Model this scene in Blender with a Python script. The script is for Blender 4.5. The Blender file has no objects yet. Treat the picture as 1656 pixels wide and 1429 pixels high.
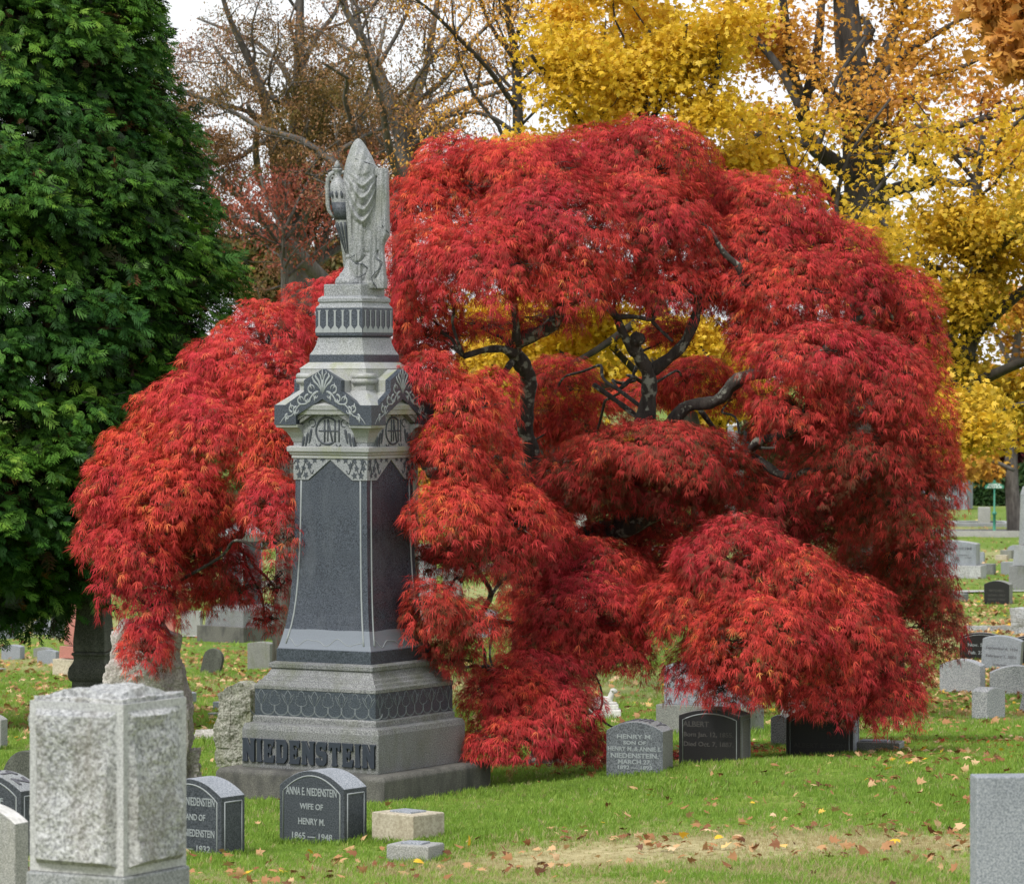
import bpy, bmesh, math, random
import numpy as np
from mathutils import Vector, Matrix, noise as mnoise

# ------------------------------------------------------------------ camera, sky, sun, exposure
C = bpy.context.scene.collection
SC = bpy.context.scene
F = 6600.0          # focal length in pixels of the 1656 wide photograph
HY = 600.0          # horizon row
R = math.radians
random.seed(7)
RNG = np.random.default_rng(11)

cam_d = bpy.data.cameras.new("camera")
cam = bpy.data.objects.new("camera", cam_d); C.objects.link(cam)
cam_d.sensor_width = 36.0
cam_d.lens = 36.0 * F / 1656.0
cam_d.shift_y = -(714.5 - HY) / 1656.0
cam_d.clip_start = 0.5; cam_d.clip_end = 3000
cam.location = (0, 0, 0); cam.rotation_euler = (R(90), 0, 0)
cam_d.dof.use_dof = True; cam_d.dof.focus_distance = 33.0; cam_d.dof.aperture_fstop = 9.0
SC.camera = cam

w = bpy.data.worlds.new("World"); SC.world = w; w.use_nodes = True
nt = w.node_tree; nt.nodes.clear()
SUN_EL, SUN_AZ = R(48), R(215)       # azimuth clockwise from +Y
sky = nt.nodes.new("ShaderNodeTexSky"); sky.sky_type = 'NISHITA'; sky.sun_disc = False
sky.sun_elevation = SUN_EL; sky.sun_rotation = SUN_AZ
sky.air_density = 1.0; sky.dust_density = 4.0; sky.ozone_density = 1.0
hs = nt.nodes.new("ShaderNodeHueSaturation"); hs.inputs["Saturation"].default_value = 0.22
mxw = nt.nodes.new("ShaderNodeMix"); mxw.data_type = 'RGBA'; mxw.inputs[0].default_value = 0.75
mxw.inputs[7].default_value = (10.2, 10.5, 10.8, 1)
bg = nt.nodes.new("ShaderNodeBackground"); bg.inputs[1].default_value = 0.086
wo = nt.nodes.new("ShaderNodeOutputWorld")
nt.links.new(sky.outputs[0], hs.inputs["Color"]); nt.links.new(hs.outputs[0], mxw.inputs[6])
nt.links.new(mxw.outputs[2], bg.inputs[0]); nt.links.new(bg.outputs[0], wo.inputs[0])

sl = bpy.data.lights.new("sun", 'SUN'); sl.energy = 2.0; sl.angle = R(11); sl.color = (1.0, 0.965, 0.91)
so = bpy.data.objects.new("sun", sl); C.objects.link(so)
sdir = Vector((math.sin(SUN_AZ) * math.cos(SUN_EL), math.cos(SUN_AZ) * math.cos(SUN_EL), math.sin(SUN_EL)))
so.rotation_euler = sdir.to_track_quat('Z', 'Y').to_euler(); so.location = sdir * 60
SC.view_settings.view_transform = 'Standard'; SC.view_settings.look = 'None'
SC.view_settings.exposure = 0.62; SC.view_settings.gamma = 1.0
SC.cycles.use_denoising = True
SC.cycles.max_bounces = 6; SC.cycles.diffuse_bounces = 3; SC.cycles.glossy_bounces = 2
SC.cycles.transmission_bounces = 4; SC.cycles.transparent_max_bounces = 4
SC.cycles.caustics_reflective = False; SC.cycles.caustics_refractive = False

# ------------------------------------------------------------------ helpers
def P(px, py, d):
    """real point seen at a pixel of the photograph, d metres away"""
    return Vector(((px - 828.0) * d / F, d, -(py - HY) * d / F))

GD = [0, 10, 16, 24, 27, 32, 36, 45, 60, 75, 90, 105, 150, 190, 260, 600]
GL = [1.6, 2.2, 2.6, 3.02, 3.15, 3.36, 3.58, 4.05, 4.8, 5.5, 6.2, 6.75, 7.9, 9.2, 10.6, 10.6]
GR = [1.6, 2.1, 2.5, 2.86, 2.97, 3.07, 3.3, 3.95, 4.95, 5.1, 5.22, 5.4, 6.0, 6.4, 6.8, 6.8]
def H(x, y):
    """ground height"""
    d = np.maximum(y, 0.0)
    l = np.interp(d, GD, GL); r = np.interp(d, GD, GR)
    t = np.clip((x / np.maximum(d, 8.0) * F + 828 - 350) / 1150.0, 0, 1)
    t = t * t * (3 - 2 * t)
    b = 0.035 * np.sin(x * 1.1 + y * .35) * np.sin(y * .62 + 1.3) + 0.012 * np.sin(x * 3.1 + 1) * np.sin(y * 2.2)
    return -(l * (1 - t) + r * t) + b * np.clip(d / 20, 0, 1)
def ground_d(px, py):
    """distance at which the ground is seen at that pixel"""
    lo = 6.0
    while lo < 400:
        z = float(H(np.float64((px - 828) * lo / F), np.float64(lo)))
        if HY - z * F / lo <= py: return lo
        lo += 0.05 + lo * 0.001
    return 400.0

MATS = {}
def nmat(name):
    m = bpy.data.materials.new(name); m.use_nodes = True
    n = m.node_tree.nodes; l = m.node_tree.links
    return m, n, l, n["Principled BSDF"]
def ramp(n, stops, interp='LINEAR'):
    r = n.new("ShaderNodeValToRGB"); e = r.color_ramp.elements; r.color_ramp.interpolation = interp
    e[0].position, e[0].color = stops[0][0], (*stops[0][1], 1)
    e[1].position, e[1].color = stops[-1][0], (*stops[-1][1], 1)
    for p, c in stops[1:-1]:
        k = e.new(p); k.color = (*c, 1)
    return r
def tex(n, l, kind, scale, detail=3, rough=0.55, vec=None, dist=0):
    t = n.new(kind); t.inputs["Scale"].default_value = scale
    if kind == "ShaderNodeTexNoise":
        t.inputs["Detail"].default_value = detail; t.inputs["Roughness"].default_value = rough
        t.inputs["Distortion"].default_value = dist
    if vec is None:
        g = n.new("ShaderNodeTexCoord"); vec = g.outputs["Object"]
    l.new(vec, t.inputs["Vector"]); return t
def mixc(n, l, fac, a, b, mode='MIX'):
    m = n.new("ShaderNodeMix"); m.data_type = 'RGBA'; m.blend_type = mode
    for s, v in ((0, fac), (6, a), (7, b)):
        if isinstance(v, (int, float)): m.inputs[s].default_value = v
        elif isinstance(v, tuple): m.inputs[s].default_value = (*v, 1)
        else: l.new(v, m.inputs[s])
    return m.outputs[2]
def granite(name, c1, c2, speck=170, rough=0.5, stain=None, stain_amt=0.5, bump=0.15, big=1.6, stain_scale=2.4, spec=0.4, wave=None, bumpscale=60):
    m, n, l, b = nmat(name)
    t = tex(n, l, "ShaderNodeTexNoise", speck, 2, 0.7)
    r = ramp(n, [(0.36, c1), (0.5, tuple((x + y) / 2 for x, y in zip(c1, c2))), (0.64, c2)]); l.new(t.outputs[0], r.inputs[0])
    t2 = tex(n, l, "ShaderNodeTexNoise", big, 4, 0.6)
    r2 = ramp(n, [(0.3, (0.74, 0.75, 0.76)), (0.7, (1.12, 1.1, 1.08))]); l.new(t2.outputs[0], r2.inputs[0])
    col = mixc(n, l, 0.8, r.outputs[0], r2.outputs[0], 'MULTIPLY')
    if stain:
        mp = n.new("ShaderNodeMapping"); mp.inputs["Scale"].default_value = (1, 1, 0.4)
        g = n.new("ShaderNodeTexCoord"); l.new(g.outputs["Object"], mp.inputs[0])
        t3 = tex(n, l, "ShaderNodeTexNoise", stain_scale, 6, 0.68, mp.outputs[0], 0.3)
        r3 = ramp(n, [(0.47, (0, 0, 0)), (0.66, (stain_amt,) * 3)]); l.new(t3.outputs[0], r3.inputs[0])
        col = mixc(n, l, r3.outputs[0], col, stain)
    if wave:
        g = n.new("ShaderNodeTexCoord"); sx = n.new("ShaderNodeSeparateXYZ"); l.new(g.outputs["Object"], sx.inputs[0])
        z0, light = wave
        ad = n.new("ShaderNodeMath"); ad.operation = 'ADD'; l.new(sx.outputs[0], ad.inputs[0]); l.new(sx.outputs[1], ad.inputs[1])
        m1 = n.new("ShaderNodeMath"); m1.operation = 'MULTIPLY'; m1.inputs[1].default_value = 16; l.new(ad.outputs[0], m1.inputs[0])
        s1 = n.new("ShaderNodeMath"); s1.operation = 'SINE'; l.new(m1.outputs[0], s1.inputs[0])
        m2 = n.new("ShaderNodeMath"); m2.operation = 'MULTIPLY_ADD'; m2.inputs[1].default_value = 0.0025; l.new(s1.outputs[0], m2.inputs[0]); l.new(sx.outputs[2], m2.inputs[2])
        lt = n.new("ShaderNodeMath"); lt.operation = 'LESS_THAN'; lt.inputs[1].default_value = z0; l.new(m2.outputs[0], lt.inputs[0])
        lc = mixc(n, l, t.outputs[0], tuple(v * .8 for v in light), tuple(v * 1.15 for v in light))
        col = mixc(n, l, lt.outputs[0], col, lc)
    l.new(col, b.inputs["Base Color"])
    b.inputs["Roughness"].default_value = rough; b.inputs["Specular IOR Level"].default_value = spec
    bp = n.new("ShaderNodeBump"); bp.inputs["Strength"].default_value = bump; bp.inputs["Distance"].default_value = 0.01
    tb = tex(n, l, "ShaderNodeTexNoise", bumpscale, 5, 0.65); l.new(tb.outputs[0], bp.inputs["Height"]); l.new(bp.outputs[0], b.inputs["Normal"])
    return m
def plain(name, c, rough=0.6, spec=0.3):
    m, n, l, b = nmat(name)
    t = tex(n, l, "ShaderNodeTexNoise", 40, 3)
    col = mixc(n, l, t.outputs[0], tuple(v * .82 for v in c), tuple(v * 1.18 for v in c))
    l.new(col, b.inputs["Base Color"]); b.inputs["Roughness"].default_value = rough
    b.inputs["Specular IOR Level"].default_value = spec
    return m
def leafmat(name, stops, patch=None, patch_scale=1.5, trans=0.35, patch_rng=(0.42, 0.62), gloss=0.02):
    m = bpy.data.materials.new(name); m.use_nodes = True
    n = m.node_tree.nodes; l = m.node_tree.links; n.clear()
    a = n.new("ShaderNodeAttribute"); a.attribute_name = "rnd"
    r = ramp(n, stops); l.new(a.outputs["Fac"], r.inputs[0])
    col = r.outputs[0]
    if patch:
        t = tex(n, l, "ShaderNodeTexNoise", patch_scale, 3, 0.6)
        rr = ramp(n, [(patch_rng[0], (0, 0, 0)), (patch_rng[1], (1, 1, 1))]); l.new(t.outputs[0], rr.inputs[0])
        r2 = ramp(n, patch); l.new(a.outputs["Fac"], r2.inputs[0])
        col = mixc(n, l, rr.outputs[0], col, r2.outputs[0])
    d = n.new("ShaderNodeBsdfDiffuse"); tr = n.new("ShaderNodeBsdfTranslucent")
    gl = n.new("ShaderNodeBsdfGlossy"); gl.inputs["Roughness"].default_value = 0.5
    l.new(col, d.inputs[0]); l.new(col, tr.inputs[0])
    mx = n.new("ShaderNodeMixShader"); mx.inputs[0].default_value = trans
    l.new(d.outputs[0], mx.inputs[1]); l.new(tr.outputs[0], mx.inputs[2])
    m2 = n.new("ShaderNodeMixShader"); m2.inputs[0].default_value = gloss
    l.new(mx.outputs[0], m2.inputs[1]); l.new(gl.outputs[0], m2.inputs[2])
    o = n.new("ShaderNodeOutputMaterial"); l.new(m2.outputs[0], o.inputs[0])
    return m
def barkmat(name, c1, c2, scale=14, moss=None):
    m, n, l, b = nmat(name)
    mp = n.new("ShaderNodeMapping"); mp.inputs["Scale"].default_value = (1, 1, 0.25)
    g = n.new("ShaderNodeTexCoord"); l.new(g.outputs["Object"], mp.inputs[0])
    t = tex(n, l, "ShaderNodeTexNoise", scale, 6, 0.7, mp.outputs[0])
    r = ramp(n, [(0.35, c1), (0.65, c2)]); l.new(t.outputs[0], r.inputs[0]); col = r.outputs[0]
    if moss:
        t2 = tex(n, l, "ShaderNodeTexNoise", scale * .5, 4, 0.6)
        r2 = ramp(n, [(0.54, (0, 0, 0)), (0.62, (1, 1, 1))]); l.new(t2.outputs[0], r2.inputs[0])
        col = mixc(n, l, r2.outputs[0], col, moss)
    l.new(col, b.inputs["Base Color"]); b.inputs["Roughness"].default_value = 0.9
    bp = n.new("ShaderNodeBump"); bp.inputs["Strength"].default_value = 0.8; bp.inputs["Distance"].default_value = 0.03
    l.new(t.outputs[0], bp.inputs["Height"]); l.new(bp.outputs[0], b.inputs["Normal"])
    return m

def tag(o, label=None, cat=None, group=None, kind=None):
    if label: o["label"] = label
    if cat: o["category"] = cat
    if group: o["group"] = group
    if kind: o["kind"] = kind
    return o
def empty(name, loc, label, cat, group=None, rz=0):
    o = bpy.data.objects.new(name, None); C.objects.link(o)
    o.empty_display_size = 0.2
    o.location = loc; o.rotation_euler = (0, 0, rz)
    return tag(o, label, cat, group)
def link(name, me, mat, parent=None, loc=None):
    o = bpy.data.objects.new(name, me); C.objects.link(o)
    if mat is not None: me.materials.append(mat)
    if parent is not None: o.parent = parent
    if loc is not None: o.location = loc
    return o
def from_np(name, V, Fc, k, mat, parent=None, rnd=None, smooth=False, loc=None):
    """numpy verts (n,3), faces (m,k)"""
    me = bpy.data.meshes.new(name)
    V = np.ascontiguousarray(V, dtype=np.float32); Fc = np.ascontiguousarray(Fc, dtype=np.int32)
    me.vertices.add(len(V)); me.vertices.foreach_set("co", V.ravel())
    me.loops.add(Fc.size); me.loops.foreach_set("vertex_index", Fc.ravel())
    me.polygons.add(len(Fc)); me.polygons.foreach_set("loop_start", np.arange(0, Fc.size, k, dtype=np.int32))
    try: me.polygons.foreach_set("loop_total", np.full(len(Fc), k, dtype=np.int32))
    except Exception: pass
    me.update(calc_edges=True)
    if smooth: me.polygons.foreach_set("use_smooth", np.ones(len(Fc), dtype=bool))
    if rnd is not None:
        at = me.attributes.new("rnd", 'FLOAT', 'POINT'); at.data.foreach_set("value", np.ascontiguousarray(rnd, dtype=np.float32))
    return link(name, me, mat, parent, loc)
def from_py(name, V, Fc, mat, parent=None, smooth=False, loc=None, bevel=0):
    me = bpy.data.meshes.new(name); me.from_pydata([tuple(v) for v in V], [], Fc); me.update()
    bm = bmesh.new(); bm.from_mesh(me)
    bmesh.ops.recalc_face_normals(bm, faces=bm.faces); bm.to_mesh(me); bm.free()
    if smooth:
        for p in me.polygons: p.use_smooth = True
    o = link(name, me, mat, parent, loc)
    if bevel:
        b = o.modifiers.new("bevel", 'BEVEL'); b.width = bevel; b.segments = 2; b.limit_method = 'ANGLE'; b.angle_limit = R(35)
    return o
def box_vf(x0, x1, y0, y1, z0, z1, V=None, Fc=None):
    V = [] if V is None else V; Fc = [] if Fc is None else Fc
    k = len(V)
    V += [(x0, y0, z0), (x1, y0, z0), (x1, y1, z0), (x0, y1, z0), (x0, y0, z1), (x1, y0, z1), (x1, y1, z1), (x0, y1, z1)]
    Fc += [[k, k + 3, k + 2, k + 1], [k + 4, k + 5, k + 6, k + 7], [k, k + 1, k + 5, k + 4], [k + 1, k + 2, k + 6, k + 5], [k + 2, k + 3, k + 7, k + 6], [k + 3, k, k + 4, k + 7]]
    return V, Fc
def loft_sq(levels, V=None, Fc=None, asp=1.0):
    """levels = [(z, half width)] bottom to top"""
    V = [] if V is None else V; Fc = [] if Fc is None else Fc
    k = len(V)
    for z, a in levels: V += [(-a, -a * asp, z), (a, -a * asp, z), (a, a * asp, z), (-a, a * asp, z)]
    for i in range(len(levels) - 1):
        b = k + 4 * i
        for j in range(4): Fc.append([b + j, b + (j + 1) % 4, b + 4 + (j + 1) % 4, b + 4 + j])
    Fc.append([k + 3, k + 2, k + 1, k]); e = k + 4 * (len(levels) - 1); Fc.append([e, e + 1, e + 2, e + 3])
    return V, Fc
def tubes(polys, n=6, flat=None, rnd=False):
    """polys = [(points, radii)] -> arrays; flat=(normal, factor) squashes tubes along a direction"""
    VV = []; FF = []; base = 0
    for pts, rad in polys:
        p = np.array([tuple(q) for q in pts], float); m = len(p)
        if m < 2: continue
        rad = np.broadcast_to(np.array(rad, float), (m,))
        e0 = p[0] - p[1]; e0 /= np.linalg.norm(e0) + 1e-9; e1 = p[-1] - p[-2]; e1 /= np.linalg.norm(e1) + 1e-9
        p = np.concatenate([[p[0] + e0 * rad[0] * .35], [p[0] + e0 * rad[0] * .05], p[1:-1], [p[-1] + e1 * rad[-1] * .05], [p[-1] + e1 * rad[-1] * .35]]); rad = np.concatenate([[rad[0] * .08], rad, [rad[-1] * .08]]); m += 2
        t = np.gradient(p, axis=0); t /= np.linalg.norm(t, axis=1, keepdims=True) + 1e-9
        up = np.array([0.13, 0.21, 0.97]) if abs(t[:, 2].mean()) < 0.9 else np.array([0.9, 0.3, 0.1])
        a = np.cross(t, up); a /= np.linalg.norm(a, axis=1, keepdims=True) + 1e-9
        b = np.cross(t, a)
        th = np.arange(n) * 2 * math.pi / n
        off = (a[:, None, :] * np.cos(th)[None, :, None] + b[:, None, :] * np.sin(th)[None, :, None]) * rad[:, None, None]
        if flat is not None:
            nn = np.array(flat[0], float); off = off - (off @ nn)[..., None] * nn * (1 - flat[1])
        VV.append((p[:, None, :] + off).reshape(-1, 3))
        i = np.arange(m - 1)[:, None]; j = np.arange(n)[None, :]
        A = base + i * n + j; B = base + i * n + (j + 1) % n
        FF.append(np.stack([A, B, B + n, A + n], -1).reshape(-1, 4))
        base += m * n
    return np.concatenate(VV), np.concatenate(FF)
def lathe(prof, n=32, axis=None):
    """prof [(r,z)] -> verts, quads; axis=function z->(x,y) offset"""
    V = []; Fc = []
    for r, z in prof:
        ox, oy = axis(z) if axis else (0, 0)
        for j in range(n):
            a = 2 * math.pi * j / n; V.append((ox + r * math.cos(a), oy + r * math.sin(a), z))
    for i in range(len(prof) - 1):
        for j in range(n): Fc.append([i * n + j, i * n + (j + 1) % n, (i + 1) * n + (j + 1) % n, (i + 1) * n + j])
    Fc.append(list(range(n - 1, -1, -1))); e = (len(prof) - 1) * n; Fc.append([e + j for j in range(n)])
    return V, Fc
def text_mesh(name, txt, size, width, mat, parent, M, extrude=0.0015, offset=0.0, align='CENTER', spacing=1.0, shear=0):
    """flat lettering as a mesh; M places its x/y plane; width squeezes it to that many metres"""
    cu = bpy.data.curves.new(name, 'FONT'); cu.body = txt; cu.size = size; cu.align_x = align; cu.align_y = 'CENTER'
    cu.extrude = extrude; cu.offset = offset; cu.space_character = spacing; cu.shear = shear; cu.resolution_u = 3
    o = bpy.data.objects.new(name, cu); C.objects.link(o)
    bpy.context.view_layer.update()
    dg = bpy.context.evaluated_depsgraph_get()
    me = bpy.data.meshes.new_from_object(o.evaluated_get(dg)); me.name = name
    bpy.data.objects.remove(o)
    xs = [v.co.x for v in me.vertices]
    if width and xs:
        s = width / (max(xs) - min(xs))
        me.transform(Matrix.Diagonal((s, 1, 1, 1)))
    me.transform(M); me.materials.clear()
    return link(name, me, mat, parent)
FACE = lambda k: Matrix.Rotation(R(90) * k, 4, 'Z')       # k=0 front (-Y), 1 = right (+X)
def on_face(k, u, v, a):
    """point on the face k of a square block of half width a: u right, v up"""
    c, s = [(1, 0), (0, 1), (-1, 0), (0, -1)][k]
    x, y = u, -a
    return (x * c - y * s, x * s + y * c, v)
def fnormal(k): return [(0, -1, 0), (1, 0, 0), (0, 1, 0), (-1, 0, 0)][k]
# ------------------------------------------------------------------ materials
LIGHT = granite("light_granite", (0.135, 0.145, 0.157), (0.355, 0.37, 0.385), stain=(0.12, 0.13, 0.06), stain_amt=0.3, speck=110)
LIGHTD = granite("weathered_granite", (0.070, 0.075, 0.079), (0.27, 0.275, 0.278), stain=(0.07, 0.08, 0.03), stain_amt=0.65, speck=110)
PLINTH = granite("stained_plinth_granite", (0.06, 0.06, 0.052), (0.17, 0.165, 0.15), stain=(0.035, 0.035, 0.035), stain_amt=0.85, speck=150, rough=0.8, stain_scale=3)
DARK = granite("polished_dark_granite", (0.014, 0.019, 0.027), (0.080, 0.095, 0.122), speck=110, rough=0.3, bump=0.02, spec=0.45)
DARKS = granite("honed_dark_granite", (0.017, 0.021, 0.028), (0.078, 0.090, 0.107), speck=110, rough=0.55, bump=0.05)
STAT = granite("statue_granite", (0.13, 0.14, 0.147), (0.36, 0.37, 0.385), stain=(0.15, 0.165, 0.09), stain_amt=0.4, speck=100, bump=0.25, stain_scale=5)
LINE = plain("cut_line_stone", (0.27, 0.29, 0.30), 0.8)
LETN = plain("name_letter_granite", (0.028, 0.035, 0.048), 0.5)
LINEF = plain("faint_cut_line_stone", (0.17, 0.19, 0.20), 0.8)
INK = plain("dark_polished_inlay", (0.05, 0.058, 0.07), 0.4)
CAPL = granite("cap_granite", (0.20, 0.207, 0.21), (0.43, 0.44, 0.44), stain=(0.22, 0.24, 0.10), stain_amt=0.7, speck=180, stain_scale=3.5)

# ------------------------------------------------------------------ structure: ground, road
def build_ground():
    ys = np.concatenate([np.arange(-14, 60, 0.5), np.arange(60, 130, 1.0), np.arange(130, 300, 4.0), np.array([320, 400, 600, 1000, 1600, 2600])])
    us = np.concatenate([np.linspace(-1.2, -0.16, 26), np.linspace(-0.155, 0.155, 90), np.linspace(0.16, 1.2, 26)])
    U, Y = np.meshgrid(us, ys)
    X = U * np.maximum(Y + 18, 12)
    Z = H(X, Y)
    V = np.stack([X, Y, Z], -1).reshape(-1, 3); n = len(us); m = len(ys)
    i = np.arange(m - 1)[:, None]; j = np.arange(n - 1)[None, :]
    A = i * n + j; Fc = np.stack([A, A + 1, A + n + 1, A + n], -1).reshape(-1, 4)
    mt, nn, l, b = nmat("grass_soil")
    g = nn.new("ShaderNodeNewGeometry")
    t = tex(nn, l, "ShaderNodeTexNoise", 0.9, 5, 0.65, g.outputs["Position"])
    r = ramp(nn, [(0.3, (0.07, 0.12, 0.02)), (0.5, (0.12, 0.19, 0.03)), (0.7, (0.20, 0.22, 0.06))]); l.new(t.outputs[0], r.inputs[0])
    t2 = tex(nn, l, "ShaderNodeTexNoise", 14, 5, 0.75, g.outputs["Position"])
    r2 = ramp(nn, [(0.3, (0.5, 0.5, 0.5)), (0.7, (1.45, 1.45, 1.3))]); l.new(t2.outputs[0], r2.inputs[0])
    col = mixc(nn, l, 1.0, r.outputs[0], r2.outputs[0], 'MULTIPLY')
    # the dry strip
    a = nn.new("ShaderNodeAttribute"); a.attribute_name = "dry"
    t3 = tex(nn, l, "ShaderNodeTexNoise", 9, 5, 0.7, g.outputs["Position"])
    r3 = ramp(nn, [(0.3, (0.24, 0.20, 0.10)), (0.7, (0.50, 0.43, 0.25))]); l.new(t3.outputs[0], r3.inputs[0])
    col = mixc(nn, l, a.outputs["Fac"], col, r3.outputs[0])
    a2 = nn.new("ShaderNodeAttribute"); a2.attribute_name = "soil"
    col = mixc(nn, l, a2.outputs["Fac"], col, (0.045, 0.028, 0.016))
    l.new(col, b.inputs["Base Color"]); b.inputs["Roughness"].default_value = 0.95; b.inputs["Specular IOR Level"].default_value = 0.1
    o = from_np("ground", V, Fc, 4, mt, smooth=True)
    at = o.data.attributes.new("dry", 'FLOAT', 'POINT'); at.data.foreach_set("value", dryness(V[:, 0], V[:, 1]).astype(np.float32))
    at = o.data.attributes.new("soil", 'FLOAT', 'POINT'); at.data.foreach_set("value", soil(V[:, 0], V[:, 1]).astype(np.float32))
    tag(o, kind="structure")
def dryness(x, y):
    c = 25.0 - 0.10 * (x - 1.0) + 0.12 * np.sin(x * 2.1)
    s = 1.0 + 0.25 * np.sin(x * 1.3 + .6)
    a = np.exp(-((y - c) / s) ** 2) * np.clip((x + 1.6) / 1.8, 0, 1)
    b = 0.5 * np.clip((26.2 - y) / 1.5, 0, 1) * (0.6 + 0.4 * np.sin(x * 5 + y * 3))
    far = 0.45 * np.clip(np.sin(x * .35 + 2) * np.sin(y * .21 + .5) * 1.5, 0, 1) * np.clip((y - 45) / 20, 0, 1)
    return np.clip(np.maximum(np.maximum(a, b), far), 0, 0.92)
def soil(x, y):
    """bare earth under the red maple, with the shade of the tree put into its dark colour"""
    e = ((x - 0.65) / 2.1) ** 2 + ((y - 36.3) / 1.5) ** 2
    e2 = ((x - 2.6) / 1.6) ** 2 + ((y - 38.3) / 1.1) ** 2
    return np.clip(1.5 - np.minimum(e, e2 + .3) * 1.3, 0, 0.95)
build_ground()

ASPH = granite("road_asphalt", (0.075, 0.078, 0.085), (0.13, 0.135, 0.14), speck=40, rough=0.9, bump=0.1)
def strip(name, ctr, half, mat, lift, thick=0.0):
    """a strip of road laid on the ground along ctr = [(x,y)]"""
    V = []; Fc = []
    for (x, y), (x2, y2) in zip(ctr[:-1], ctr[1:]):
        for s in range(12):
            t = s / 12; V += _strip_row(x + (x2 - x) * t, y + (y2 - y) * t, half, lift)
    V += _strip_row(*ctr[-1], half, lift)
    n = len(V) // 2
    for i in range(n - 1): Fc.append([2 * i, 2 * i + 2, 2 * i + 3, 2 * i + 1])
    o = from_py(name, V, Fc, mat)
    if thick:
        s = o.modifiers.new("solid", 'SOLIDIFY'); s.thickness = thick; s.offset = 0
    return tag(o, kind="structure")
def _strip_row(x, y, half, lift):
    return [(x, y - half, float(H(x, y - half)) + lift), (x, y + half, float(H(x, y + half)) + lift)]
strip("road", [(-60, 152), (0, 152), (60, 150)], 4.0, ASPH, 0.05)
CURB = granite("kerb_concrete", (0.25, 0.25, 0.24), (0.42, 0.41, 0.39), speck=60)
strip("kerb", [(-60, 147.6), (0, 147.6), (60, 145.6)], 0.15, CURB, 0.06, 0.24)
strip("path", [(-20, 103), (-9, 101), (4, 99.5), (20, 97)], 0.45, CURB, 0.03)

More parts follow.
